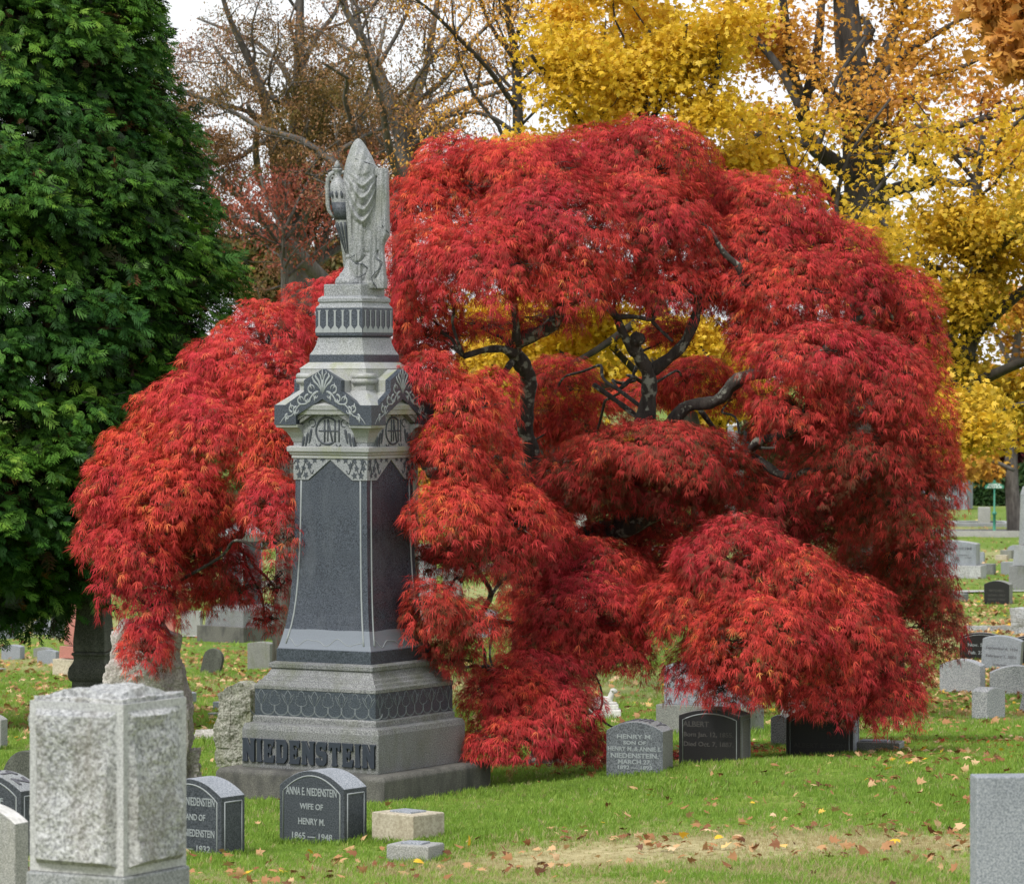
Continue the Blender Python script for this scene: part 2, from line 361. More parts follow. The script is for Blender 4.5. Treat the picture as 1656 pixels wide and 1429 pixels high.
# ------------------------------------------------------------------ the tall monument
MD = 32.2; MS = F / MD; PHI = R(-31)
def build_monument():
    gz = -3.47
    root = empty("granite_monument", (0, 0, 0), "tall dark and light grey granite family monument with a draped statue and urn on top", "monument", rz=PHI)
    ax = (573 - 828) * MD / F
    root.location = (ax, MD, 0)
    def zc(y, wpx): return -(y - HY) * (MD - 0.686 * wpx / MS) / F
    def hw(wpx): return wpx / MS / 2
    def sq(name, lv, mat, bevel=0.006, parent=root, asp=1):
        V, Fc = loft_sq([(zc(y, w_), hw(w_)) for y, w_ in lv], asp=asp)
        return from_py(name, V, Fc, mat, parent, bevel=bevel)
    # courses, bottom to top (row of the near corner, side in pixels)
    zb0 = zc(1253, 261) + .003; V, Fc = loft_sq([(gz - 0.2, hw(322)), (zb0 - .03, hw(322)), (zb0, hw(312))]); from_py("plinth", V, Fc, PLINTH, root, bevel=0.012)
    bb = sq("base_block", [(1253, 261), (1190, 261), (1180, 256), (1177, 238)], LIGHTD, 0.008)
    sq("lower_fillet", [(1179, 236), (1168, 236), (1165, 231.5)], LIGHTD, 0.004)
    sq("palmette_band", [(1166, 231), (1121, 231)], DARK, 0.003)
    sq("base_moulding", [(1122, 233), (1116, 233), (1113, 226), (1108, 222), (1106, 214), (1101, 210), (1098, 203), (1093, 198), (1089, 194), (1086, 192), (1086, 199), (1079, 199), (1075, 186)], LIGHTD, 0.003)
    sq("die_foot", [(1076, 181), (1054, 181)], DARK, 0.003)
    # the flared die
    prof = [(1054, 178.5), (1045, 173), (1032, 167), (1015, 160), (995, 154), (970, 149), (940, 145), (905, 142), (860, 139.5), (815, 138), (770, 137), (741, 137)]
    dm = granite("die_granite", (0.012, 0.016, 0.024), (0.070, 0.084, 0.110), speck=110, rough=0.25, bump=0.02, spec=0.45, stain=(0.10, 0.112, 0.13), stain_amt=0.35, stain_scale=3.5, wave=(zc(1021, 162), (0.17, 0.19, 0.225)))
    V, Fc = loft_sq([(zc(y, w_), hw(w_)) for y, w_ in prof]); from_py("die", V, Fc, dm, root, bevel=0.003)
    # light edge lines of the die and wavy strip
    pl = []
    for k in range(4):
        for s in (-1, 1):
            pts = []
            for y, w_ in prof[:-1]:
                if y > 1046: continue
                a = hw(w_); pts.append(on_face(k, s * (a - 0.058), zc(y, w_), a + 0.0005))
            pl.append((pts, 0.0075))
        # waves cut along the foot
        pts = []
        for i in range(61):
            u = -0.9 + 1.8 * i / 60
            y = 1047 - 10 * abs(math.sin(u * 5.2)) ** 1.5 + 2 * math.sin(u * 17)
            wv = float(np.interp(-y, [-p_[0] for p_ in prof], [p_[1] for p_ in prof]))
            a = hw(wv); pts.append(on_face(k, u * (a - 0.01), zc(y, wv), a + 0.0005))
        pl.append((pts, 0.0024))
    V, Fc = tubes(pl, 6); from_np("edge_line", V, Fc, 4, LINE, root)
    # ivy collar with its zigzag lower edge
    zt, zb = zc(739, 142), zc(777, 142); a = hw(141.5)
    for k in range(4):
        V2 = []; 
        out = [(-1.0, zt), (1.0, zt), (1.0, zb), (0.60, zb), (0.0, zb + (zt - zb) * 0.87), (-0.60, zb), (-1.0, zb)]
        for dd in (a, a - 0.03):
            V2 += [on_face(k, u * (a if u < 1 else a) * (0.999 if abs(u) == 1 else 1), z_, dd) for u, z_ in out]
        n = len(out); Fc = [list(range(n)), list(range(2 * n - 1, n - 1, -1))] + [[i, (i + 1) % n, n + (i + 1) % n, n + i] for i in range(n)]
        from_py("ivy_collar", V2, Fc, LIGHT, root)
        rr = random.Random(k + 3); Vv = []; Ff = []
        for (u0, z0) in [(-.88, .8), (-.66, .84), (-.42, .86), (-.9, .52), (-.72, .5), (-.56, .62), (-.84, .2), (-.66, .2), (.88, .8), (.66, .84), (.42, .86), (.9, .52), (.72, .5), (.56, .62), (.84, .2), (.66, .2), (-.2, .9), (.22, .9)]:
            q = len(Vv); r0 = rr.uniform(0.026, 0.036); ph = rr.uniform(0, 6)
            for i in range(10):
                r1 = r0 if i % 2 == 0 else r0 * 0.48
                Vv.append(on_face(k, u0 * a + r1 * math.cos(ph + i * math.pi / 5) * .9, zb + (zt - zb) * z0 + r1 * math.sin(ph + i * math.pi / 5), a + 0.003))
            Ff.append([q + i for i in range(10)])
        from_py("ivy_leaf", Vv, Ff, INK, root)
        vn = []
        for s in (-1, 1):
            vn.append(([on_face(k, s * u * a, zb + (zt - zb) * (0.55 + 0.3 * math.sin(u * 22)), a + 0.002) for u in np.linspace(.45, .98, 16)], 0.004))
        V, Fc2 = tubes(vn, 5); from_np("ivy_stem", V, Fc2, 4, INK, root)
    # ledge, monogram block, cap
    sq("cornice_ledge", [(742, 146), (737, 146), (736, 150), (733, 152), (731, 157), (724, 158), (722, 150)], CAPL, 0.003)
    sq("monogram_block", [(723, 141), (686, 141)], LIGHT, 0)
    for q in range(4):
        cx_, cy_ = [(1, -1), (1, 1), (-1, 1), (-1, -1)][q]; a_ = hw(141); V = []; Fc = []
        for (yy, g) in ((716, .0), (708, .015), (700, .035), (694, .062), (692, .095), (687, .10)):
            h_ = .055 + g * .5; o_ = a_ - .05 + g * .5; z_ = zc(yy, 160)
            V += [(cx_ * o_ - h_, cy_ * o_ - h_, z_), (cx_ * o_ + h_, cy_ * o_ - h_, z_), (cx_ * o_ + h_, cy_ * o_ + h_, z_), (cx_ * o_ - h_, cy_ * o_ + h_, z_)]
        for i in range(5):
            for j in range(4): Fc.append([4 * i + j, 4 * i + (j + 1) % 4, 4 * i + 4 + (j + 1) % 4, 4 * i + 4 + j])
        Fc += [[3, 2, 1, 0], [20, 21, 22, 23]]
        from_py("corner_corbel", V, Fc, CAPL, root, bevel=.003)
    zbm = zc(688, 186); a = hw(186)
    # gables: crossing prisms with dark faces; the tympanum is notched and shows the light panel set back
    gx = lambda cx: (cx - 583) / 505.0      # crop px -> -1..1 (left face)
    def zg(cy): return zc(560 + cy * 0.161, 186)
    top = [(1.0, 592), (0.77, 592), (0.385, 455), (0.385, 340), (0, 228), (-0.385, 340), (-0.385, 455), (-0.77, 592), (-1.0, 592)]
    top = [(u, zg(y)) for u, y in top]
    for k in range(4):
        # dark fascia with its inverted V opening
        o_ = [(-1.0, zbm), (-0.55, zbm), (-0.55, zg(700)), (0, zg(530)), (0.55, zg(700)), (0.55, zbm), (1.0, zbm)] + top
        n = len(o_); V2 = []
        dep = 0.05
        for dd in (a, a - dep): V2 += [on_face(k, u * (a if dd == a or abs(u) < 1 else a - dep), z_, dd) for u, z_ in o_]
        me_f = []
        # triangulate as two halves (left and right of the centre line)
        idx = {i: i for i in range(n)}
        L = [0, 1, 2, 3, 11, 12, 13, 14, 15]; Rr = [3, 4, 5, 6, 7, 8, 9, 10, 11]
        Fc = [L, Rr, [i + n for i in reversed(L)], [i + n for i in reversed(Rr)]] + [[i, (i + 1) % n, n + (i + 1) % n, n + i] for i in range(n) if i not in (6, 15)]
        from_py("gable_fascia", V2, Fc, DARK, root)
        # stepped light moulding under the gable
        for q, (ins, z_off, wd) in enumerate(((0.055, 0.004, 0.026), (0.075, -0.028, 0.022))):
            V3 = []
            oo = [(-0.56, zg(700)), (0, zg(530)), (0.56, zg(700)), (0.56, zg(700) - wd * 1.5), (0, zg(530) - wd * 1.3), (-0.56, zg(700) - wd * 1.5)]
            for dd in (a - ins * .45, a - ins - 0.08): V3 += [on_face(k, u * a * (0.99 - q * .06), z_ + z_off, dd) for u, z_ in oo]
            m_ = 6; Fq = [[0, 1, 4, 5], [1, 2, 3, 4], [6, 11, 10, 7], [7, 10, 9, 8]] + [[i, (i + 1) % 6, 6 + (i + 1) % 6, 6 + i] for i in range(6)]
            from_py("gable_moulding", V3, Fq, LIGHTD, root)
        # the tympanum panel
        ap = a - 0.085
        tp = [(-0.52, zc(722, 150)), (0.52, zc(722, 150)), (0.52, zg(745)), (0, zg(570)), (-0.52, zg(745))]
        V4 = []
        for dd in (ap, ap - 0.12): V4 += [on_face(k, u * a, z_, dd) for u, z_ in tp]
        from_py("tympanum_panel", V4, [[0, 1, 2, 3, 4], [9, 8, 7, 6, 5]] + [[i, (i + 1) % 5, 5 + (i + 1) % 5, 5 + i] for i in range(5)], LIGHT, root)
        # monogram: C, H and N crossing in a ring, with leaf scrolls either side
        zm = zg(855); mono = []; s_ = 0.105
        fp = lambda u, v: on_face(k, u, zm + v, ap + 0.003)
        mono.append(([fp(-.01 + s_ * math.cos(t), s_ * math.sin(t)) for t in np.linspace(R(55), R(305), 22)], 0.0085))
        for x_ in (-.035, .062): mono.append(([fp(x_, -.085), fp(x_, .085)], 0.008))
        mono.append(([fp(-.035, 0), fp(.10, 0)], 0.006)); mono.append(([fp(-.09, 0.0), fp(-.035, 0.0)], 0.006))
        mono.append(([fp(-.005, .09), fp(.04, -.09)], 0.008)); mono.append(([fp(-.005, .09), fp(-.005, -.08)], 0.006)); mono.append(([fp(.1, .085), fp(.1, -.085)], 0.007))
        for s in (-1, 1):
            for q in range(3):
                mono.append(([fp(s * (.15 + q * .035 + .035 * t), .01 - .10 * t - .03 * q + .02 * math.sin(t * 6)) for t in np.linspace(0, 1, 8)], np.array([.004, .009, .012, .012, .01, .008, .006, .003])))
            mono.append(([fp(s * (.15 + .03 * math.cos(t)), .06 + .03 * math.sin(t)) for t in np.linspace(0, 5, 12)], 0.0045))
            mono.append(([fp(s * (.07 + .045 * t), -.10 - .025 * math.sin(t * 3)) for t in np.linspace(0, 1, 8)], 0.0055))
            mono.append(([fp(s * (.03 + .05 * t), .115 + .025 * math.sin(t * 3)) for t in np.linspace(0, 1, 8)], 0.005))
        V, Fc = tubes(mono, 6, flat=(fnormal(k), 0.35)); from_np("monogram", V, Fc, 4, INK, root, smooth=True)
        # scroll ornament on the fascia
        sc = []; z0 = zg(400)
        fq = lambda u, v: on_face(k, u, z0 + v, a + 0.001)
        tp_ = np.array([.003, .008, .010, .009, .007, .005, .003, .002])
        for s in (-1, 1):
            sc.append(([fq(s * .012, -.05), fq(s * .02, 0), fq(s * .035, .04), fq(s * .065, .08), fq(s * .055, .10)], [.003, .007, .010, .010, .004]))
            sc.append(([fq(s * .015, -.03), fq(s * .045, .01), fq(s * .075, .035), fq(s * .095, .07), fq(s * .085, .085)], [.003, .007, .010, .008, .003]))
            sc.append(([fq(s * .01, -.04), fq(s * .008, .04), fq(s * .02, .085), fq(s * .04, .105), fq(s * .03, .12)], [.003, .006, .006, .005, .003]))
            # running tendril down the slope
            pts = []; rd = []
            for t in np.linspace(0, 1, 26):
                pts.append(fq(s * (.04 + .36 * t), -.045 - .245 * t + .016 * math.sin(t * 16))); rd.append(.008 * (1 - t * .6))
            sc.append((pts, rd))
            for (u, v, r_, d_) in ((.10, -.02, .032, 1), (.135, -.10, .030, -1), (.20, -.11, .03, 1), (.245, -.19, .026, -1), (.285, -.175, .025, 1), (.33, -.24, .018, -1), (.06, -.075, .02, -1)):
                sc.append(([fq(s * (u + r_ * math.cos(t) * (1 - t * .08)), v + d_ * r_ * math.sin(t) * (1 - t * .08)) for t in np.linspace(-1.6, 3.2, 12)], np.linspace(.009, .0035, 12)))
                sc.append(([fq(s * u, v), fq(s * (u + .015), v + d_ * .022), fq(s * (u + .012), v + d_ * .045)], [.003, .009, .002]))
        sc.append(([fq(0, .06), fq(0, .10), fq(0, .145)], [.003, .009, .002]))
        sc.append(([fq(0, -.06), fq(0, 0), fq(0, .05)], [.004, .006, .004]))
        V, Fc = tubes(sc, 6, flat=(fnormal(k), 0.3)); from_np("scroll_ornament", V, Fc, 4, LINE, root, smooth=True)
    # roof of the cap: two crossing gabled prisms, slightly inside the fascia
    for k in range(2):
        V2 = []; Fc = []
        ii = a - 0.004
        tt = [(-0.995, zbm + 0.01), (0.995, zbm + 0.01)] + [(u * 0.995, z_ - 0.002 - k * 0.0015) for u, z_ in top]
        zl = zbm + 0.01
        tt = [(-0.60, zg(640)), (0.60, zg(640))] + [(u, z_ - 0.003) for u, z_ in top[1:-1]]
        n = len(tt)
        for kk in (0, 1): V2 += [on_face(k, u * a * 0.99, z_, ii if kk == 0 else -ii) for u, z_ in tt]
        Fc = [[i, (i + 1) % n, n + (i + 1) % n, n + i] for i in range(n)]
        from_py("cap_roof", V2, Fc, CAPL, root)
    ztop = zg(592)
    V, Fc = loft_sq([(zg(690), a - 0.02), (ztop - 0.001, a - 0.003), (zg(443), hw(128))]); from_py("cap_slope", V, Fc, CAPL, root, bevel=0.003)
    V, Fc = loft_sq([(zg(450), hw(126)), (zg(232), hw(126)), (zg(226), hw(128)), (zg(222), hw(128)), (zg(158), hw(106))]); from_py("cap_block", V, Fc, CAPL, root, bevel=0.003)
    pl = []
    for q in range(4):      # the pairs of rolls let into the corners
        for zz in (300, 350):
            e = hw(127) + 0.004
            cx_, cy_ = [(1, -1), (1, 1), (-1, 1), (-1, -1)][q]
            pts = [(cx_ * e, cy_ * e * .62, zg(zz)), (cx_ * e, cy_ * e, zg(zz)), (cx_ * e * .62, cy_ * e, zg(zz))]
            pl.append((pts, 0.026))
    for q in pl:
        V, Fc = tubes([q], 10); from_np("corner_roll", V, Fc, 4, CAPL, root, smooth=True)
    # the neck courses
    sq("neck_foot", [(586, 105), (573.5, 105)], DARK, 0.003)
    sq("neck", [(573.5, 104), (572, 103), (566, 96), (560, 91.5), (554, 88), (549, 86), (546, 86)], LIGHT, 0.002)
    sq("fluted_band", [(549, 78), (547, 80), (542, 90.5), (497.5, 90.5)], DARK, 0.002)
    pl = []; a2 = hw(90.5)
    for k in range(4):
        V2 = []; Fc = []
        for i in range(6):
            u = (-1 + (i + .5) / 3.0) * a2
            q = len(V2); wd = 0.0085; zt_, z1, z2, z3 = zc(501, 90), zc(503, 90), zc(526, 90), zc(532, 90)
            zb_ = zc(537.5, 90); hwid = a2 / 6.0 * 0.97
            pts = [(-hwid * .55, zt_), (hwid * .55, zt_), (wd, z1), (wd, z2), (hwid, z3), (hwid, zb_), (-hwid, zb_), (-hwid, z3), (-wd, z2), (-wd, z1)]
            V2 += [on_face(k, u + x_, z_, a2 + 0.003) for x_, z_ in pts]
            Fc.append([q + 0, q + 1, q + 2, q + 9]); Fc.append([q + 9, q + 2, q + 3, q + 8]); Fc.append([q + 8, q + 3, q + 4, q + 5, q + 6, q + 7])
        from_py("flute_inlay", V2, Fc, LINE, root)
    sq("upper_moulding", [(498, 89.5), (496, 89), (493, 83.5), (489, 81), (487.5, 85), (482, 85), (478, 75)], LIGHT, 0.002)
    sq("statue_plinth", [(478.5, 71), (460, 71), (459, 70)], STAT, 0.004)
    # palmette pattern of the lower band
    a3 = hw(231); z0 = zc(1166, 231); z1 = zc(1121, 231); hh = z1 - z0
    pl = []
    for k in range(4):
        sc = []; npal = 9
        for i in range(npal):
            u0 = (-1 + (2 * i + 1) / npal) * a3
            f3 = lambda u, v: on_face(k, u0 + u, z0 + v * hh, a3 + 0.0005)
            r_ = 0.0026
            sc.append(([f3(0.004 * s, v) for s, v in ((-1, .16), (-1, .3), (-1, .42))], r_)); sc.append(([f3(0.004, .16), f3(0.004, .42)], r_))
            sp = a3 / npal
            sc.append(([f3(sp * (1 - math.cos(t)), .30 - .24 * math.sin(t)) for t in np.linspace(0.1, math.pi - .1, 12)], r_))
            sc.append(([f3(sp * (1 - math.cos(t)), .25 - .22 * math.sin(t)) for t in np.linspace(0.1, math.pi - .1, 12)], r_ * .8))
            if i % 2 == 0:
                for s in (-1, 1):
                    sc.append(([f3(s * x_, v) for x_, v in ((0, .4), (.03, .55), (.055, .75), (.06, .85), (.03, .72), (.012, .5))], r_))
                    sc.append(([f3(s * x_, v) for x_, v in ((.02, .6), (.03, .78), (0, .98))], r_))
            else:
                for s in (-1, 1):
                    sc.append(([f3(s * x_, v) for x_, v in ((0, .4), (.03, .42), (.055, .52), (.045, .56), (.06, .64), (.04, .66), (.045, .78), (.022, .76), (.025, .88), (0, .96))], r_))
        V, Fc = tubes(sc, 4, flat=(fnormal(k), 0.5)); from_np("palmette_line", V, Fc, 4, LINEF, root)
    # raised family name on the base block
    build_name(root, hw(261), zc(1190, 261), zc(1253, 261), bb)
    build_statue(root, ax)
    return root

def build_name(root, a, zt, zb, parent):
    """NIEDENSTEIN in raised block letters with cut corners"""
    s = .27
    G = {
     'N': (0.86, [[(0, 0), (.34, 0), (.34, .07), (.30, .07), (.30, .52), (.60, 0), (.86, 0), (.86, .93), (.90, .93), (.90, 1), (.54, 1), (.54, .93), (.59, .93), (.59, .52), (.30, 1), (0, 1), (0, .93), (.05, .93), (.05, .07), (0, .07)]]),
     'I': (0.36, [[(0, 0), (.36, 0), (.36, .07), (.31, .07), (.31, .93), (.36, .93), (.36, 1), (0, 1), (0, .93), (.05, .93), (.05, .07), (0, .07)]]),
     'E': (0.74, [[(0, 0), (.72, 0), (.74, .30), (.60, .30), (.54, .2), (.31, .2), (.31, .42), (.44, .42), (.44, .34), (.54, .34), (.54, .66), (.44, .66), (.44, .58), (.31, .58), (.31, .8), (.54, .8), (.60, .70), (.72, .70), (.70, 1), (0, 1), (0, .93), (.05, .93), (.05, .07), (0, .07)]]),
     'D': (0.80, [[(0, 0), (.60, 0), (.80, .2), (.80, .8), (.60, 1), (0, 1), (0, .93), (.05, .93), (.05, .07), (0, .07)], [(.31, .2), (.31, .8), (.48, .8), (.54, .72), (.54, .28), (.48, .2)]]),
     'S': (0.76, [[(0, .3), (0, .14), (.14, 0), (.60, 0), (.76, .15), (.76, .46), (.64, .58), (.28, .62), (.28, .76), (.32, .8), (.46, .8), (.50, .68), (.72, .68), (.72, 1), (.62, .96), (.58, 1), (.16, 1), (.02, .86), (.02, .55), (.14, .43), (.50, .38), (.50, .24), (.46, .2), (.30, .2), (.26, .3)]]),
     'T': (0.80, [[(.22, 0), (.58, 0), (.58, .07), (.53, .07), (.53, .8), (.64, .8), (.68, .66), (.80, .66), (.78, 1), (.02, 1), (0, .66), (.12, .66), (.16, .8), (.27, .8), (.27, .07), (.22, .07)]])}
    word = "NIEDENSTEIN"; gap = 0.15
    tot = sum(G[c][0] for c in word) + gap * (len(word) - 1)
    W = 2 * a * 0.965; sx = W / tot; hgt = (zt - zb) * 0.60; z0 = zb + (zt - zb) * 0.17
    x = -a + 2 * a * 0.014
    for c in word:
        wd, sps = G[c]
        cu = bpy.data.curves.new("raised_letter", 'CURVE'); cu.dimensions = '2D'; cu.fill_mode = 'BOTH'; cu.extrude = 0.008; cu.bevel_depth = 0.002; cu.bevel_resolution = 0
        for sp in sps:
            q = cu.splines.new('POLY'); q.points.add(len(sp) - 1); q.use_cyclic_u = True
            for i, (u, v) in enumerate(sp): q.points[i].co = (u * sx, v * hgt, 0, 1)
        o = bpy.data.objects.new("raised_letter", cu); C.objects.link(o); bpy.context.view_layer.update()
        me = bpy.data.meshes.new_from_object(o.evaluated_get(bpy.context.evaluated_depsgraph_get())); bpy.data.objects.remove(o)
        me.transform(Matrix.Translation((x, -a - 0.009, z0)) @ Matrix.Rotation(R(90), 4, 'X')); me.materials.clear()
        link("raised_letter", me, LETN, parent)
        x += (wd + gap) * sx

def build_statue(root, ax):
    """veiled figure clasping an urn; shaped in view-aligned axes, then turned back into the monument's"""
    S = MS
    st = bpy.data.objects.new("statue", None)
    def xp(px): return (px - 573) / S
    def zp(py): return -(py - HY) * MD / F
    Rm = Matrix.Rotation(-PHI, 4, 'Z')
    def fin(name, V, Fc, mat, parent, smooth=True, sub=0):
        V = [Rm @ Vector(v) for v in V]
        o = from_py(name, V, Fc, mat, parent, smooth=smooth)
        return o
    # under body with the square shoulder and hanging arm drape on the right
    ys = [466, 455, 445, 430, 410, 398, 390, 380, 370, 350, 330, 310, 290, 280, 275, 272]
    L = [566, 567, 566, 565, 564, 563, 562, 561, 560, 558, 556, 557, 558, 560, 562, 580]
    Rr = [626, 627, 625, 624, 622, 622, 625, 631, 631, 630, 630, 629.5, 629, 628.5, 628, 626]
    n = 150; V = []; Fc = []; m = 110
    for i in range(m):
        t = i / (m - 1); y = 467 + (272.5 - 467) * t
        l_ = np.interp(-y, [-q for q in ys], L); r_ = np.interp(-y, [-q for q in ys], Rr)
        cx = (l_ + r_) / 2; hx = (r_ - l_) / 2; hy = 25 if y > 300 else 25 - (300 - y) * .2
        for j in range(n):
            a = 2 * math.pi * j / n; cs, sn = math.cos(a), math.sin(a)
            ex = 0.58
            X = cx + hx * math.copysign(abs(cs) ** ex, cs); Y = hy * math.copysign(abs(sn) ** ex, sn)
            # folds: long vertical ones, deepest either side of the middle
            front = max(0, -sn)
            u = (X - 595) / 32
            f = 2.4 * math.sin(u * 9.5 + 0.9 * math.sin(y * .03)) + 1.3 * math.sin(u * 21 + y * .02) + .7 * math.sin(u * 37 - y * .05)
            groove = 6.5 * math.exp(-((X - (607 + (y - 300) * -0.035)) / 2.6) ** 2) * (1 if 285 < y < 455 else 0)
            g2 = 4.5 * math.exp(-((X - (614 - (y - 420) * .12 + 4 * math.sin(y * .12))) / 1.8) ** 2) * (1 if 405 < y < 450 else 0)
            g3 = 4.0 * math.exp(-((y - (417 + 9 * math.sin((X - 566) * .14))) / 2.0) ** 2) * (1 if 566 < X < 597 else 0)
            Y += front * (-f * (0.4 + .6 * min(1, (y - 272) / 60)) + groove + g2 + g3)
            V.append((xp(X), Y / S, zp(y)))
        if i:
            b = (i - 1) * n
            for j in range(n): Fc.append([b + j, b + (j + 1) % n, b + n + (j + 1) % n, b + n + j])
    Fc.append([(m - 1) * n + j for j in range(n)]); Fc.append([j for j in range(n - 1, -1, -1)])
    V = [Rm @ Vector(v) for v in V]
    me = bpy.data.meshes.new("statue"); me.from_pydata([tuple(v) for v in V], [], Fc); me.update()
    for p_ in me.polygons: p_.use_smooth = True
    st = link("statue", me, STAT, root)
    # hood and the U shaped swags
    ys = [379, 374, 366, 356, 342, 325, 305, 290, 270, 255, 245, 236, 230, 226, 224.5]
    L = [588, 579, 571, 565, 560, 556.5, 554.5, 555, 557.5, 561.5, 565, 568.5, 572, 575.5, 578]
    Rr = [590, 598, 603, 606.5, 609, 610.5, 611.5, 611.5, 609, 602.5, 597, 591.5, 587.5, 584, 580.5]
    V = []; Fc = []; m = 120; n = 120
    for i in range(m):
        t = i / (m - 1); y = 379 + (224.5 - 379) * t
        l_ = np.interp(-y, [-q for q in ys], L); r_ = np.interp(-y, [-q for q in ys], Rr)
        cx = (l_ + r_) / 2; hx = (r_ - l_) / 2; hy = min(33.0, hx * 1.25) if y < 300 else hx * .9 + 7
        for j in range(n):
            a = 2 * math.pi * j / n; cs, sn = math.cos(a), math.sin(a)
            X = cx + hx * cs; Y = hy * sn
            front = max(0, -sn) ** .7
            u = (X - 584) / 27
            ph = (y + 46 * min(1.3, abs(u - .16)) ** 1.7 * min(1, max(.1, (y - 262) / 40)) - 375)
            amp = 2.7 * min(1, max(0, (y - 272) / 35)) * (1 - .35 * abs(u) ** 3 if abs(u) < 1 else .65)
            f = amp * math.sin(ph * 2 * math.pi / 21.0 + 1.6 * math.sin(u * 2.2 + ph * .03)) + amp * .35 * math.sin(ph * 2 * math.pi / 9.3 + u * 5) + .9 * math.sin(X * .33 + y * .11) * math.sin(y * .07 + X * .1)
            # the veil's hem crossing the hood
            hem = 2.2 / (1 + math.exp(-(y - (259 + (X - 578) * .32)) * 1.6)) if y < 285 else 2.2
            Y += front * (-f - hem * (1 if X > 574 else 0) + .8 * math.sin(X * .5 + y * .1))
            V.append((xp(X), (Y - 3) / S, zp(y)))
        if i:
            b = (i - 1) * n
            for j in range(n): Fc.append([b + j, b + (j + 1) % n, b + n + (j + 1) % n, b + n + j])
    Fc.append([(m - 1) * n + j for j in range(n)]); Fc.append([j for j in range(n - 1, -1, -1)])
    fin("veil", V, Fc, STAT, st)
    # hem edges as thin dark rolls, the shadow along them put into the colour
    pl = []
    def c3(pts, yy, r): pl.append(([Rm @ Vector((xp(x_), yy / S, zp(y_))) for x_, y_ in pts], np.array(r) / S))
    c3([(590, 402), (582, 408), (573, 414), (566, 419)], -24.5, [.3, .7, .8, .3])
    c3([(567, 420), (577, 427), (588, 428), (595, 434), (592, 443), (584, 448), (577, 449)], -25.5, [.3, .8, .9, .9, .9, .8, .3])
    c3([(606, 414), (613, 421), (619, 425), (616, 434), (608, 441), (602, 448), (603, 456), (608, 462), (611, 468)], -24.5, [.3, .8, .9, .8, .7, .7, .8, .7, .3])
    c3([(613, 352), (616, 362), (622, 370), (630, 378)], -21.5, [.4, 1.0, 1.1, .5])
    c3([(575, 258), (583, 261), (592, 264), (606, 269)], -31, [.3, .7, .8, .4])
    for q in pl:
        V2, F2 = tubes([q], 8); from_np("hem_shadow_roll", V2, F2, 4, DARKS, st, smooth=True)
    # right hand arm drape edge
    V, Fc = [], []
    # the urn, leaning in under the veil
    axf = lambda z: ((545.5 + (np.interp(-z, [280, 415], [0, 17.5])) - 573) / S, -5 / S)
    def urn(name, rows, mat, par):
        prof = [(r / S, -y) for y, r in rows]
        V, Fc = lathe(prof, 36, axis=axf)
        V = [(x, y, zp(-z)) for x, y, z in V]
        return fin(name, V, Fc, mat, par)
    u0 = urn("urn", [(417, 2), (412, 2.6), (395, 6), (375, 9.6), (357, 13), (340, 14.6), (325, 15.3), (305, 15.2), (298, 13.5), (292, 10), (288, 6), (284, 5), (278, 5.5), (276, 8), (273, 8)], STAT, st)
    urn("urn_band", [(356, 13.6), (342, 15.1), (328, 16.0)], DARKS, u0)
    urn("urn_stopper", [(273, 4), (268, 5), (263, 3), (260, 1)], STAT, u0)
    # petals on the shoulder and long leaves on the taper
    pl = []
    for j in range(12):
        a = 2 * math.pi * j / 12 + .2
        def up(y, r, da=0):
            ox, oy = axf(-y); return Rm @ Vector((ox + r / S * math.cos(a + da), oy + r / S * math.sin(a + da), zp(y)))
        pl.append(([up(309, 15.6), up(313, 15.8), up(318, 15.9), up(322, 15.6)], np.array([.5, 2.2, 2.0, .4]) / S))
        pl.append(([up(360, 12.9), up(368, 11.7), up(385, 8.3), up(400, 5.4), up(410, 3.2)], np.array([1.4, 2.2, 1.5, .9, .3]) / S))
    V2, F2 = tubes(pl, 6); from_np("urn_leaf", V2, F2, 4, DARKS, u0, smooth=True)
    # scrolled handle
    V2 = []; F2 = []
    for s in (-1, 1):
        pts = []
        for x_, y_ in ((551, 283), (547, 279), (540, 279), (534, 282), (530.5, 290), (530, 300), (530.5, 330), (532, 340), (536, 347), (541, 352)): pts.append(Vector(((x_ - 573) / S, -5 / S, zp(y_))))
        if s == 1: pts = [Vector((2 * ((548 - 573) / S) - q.x + 0.02, q.y, q.z)) for q in pts]
        V2 += [([Rm @ q for q in pts], np.array([2, 3, 3.6, 3.8, 4, 4, 3.8, 3.3, 2.6, 1.6]) / S)]
    V3, F3 = tubes(V2, 10); from_np("urn_handle", V3, F3, 4, STAT, u0, smooth=True)
    V3, F3 = tubes([([Rm @ Vector(((538 + 3.2 * math.cos(t) - 573) / S, -5 / S, zp(289 - 3.6 * math.sin(t)))) for t in np.linspace(0, 5.4, 14)], 2.1 / S)], 8)
    from_np("handle_scroll", V3, F3, 4, STAT, u0, smooth=True)
    # flared foot
    ax2 = lambda z: ((566 - 573) / S, -6 / S)
    prof = [(24, 461), (24, 456), (22.5, 451), (19.5, 448), (17, 446), (17, 443), (13, 440), (9.5, 434), (7.5, 426), (6.5, 421), (5, 419), (7, 417), (6.5, 413), (3, 411)]
    V, Fc = lathe([(r / S, zp(y)) for r, y in prof], 36, axis=lambda z: ax2(z)); V = [tuple(v) for v in V]
    fin("urn_foot", V, Fc, STAT, u0)
    # drape hanging behind the urn on the left
    V2, F2 = tubes([([Rm @ Vector(((x_ - 573) / S, 8 / S, zp(y_))) for x_, y_ in ((549, 345), (553, 365), (556, 390), (558, 410), (559, 428), (560, 437))], np.array([7, 7, 6, 5, 4.5, 3]) / S)], 12)
    from_np("back_drape", V2, F2, 4, STAT, st, smooth=True)
build_monument()
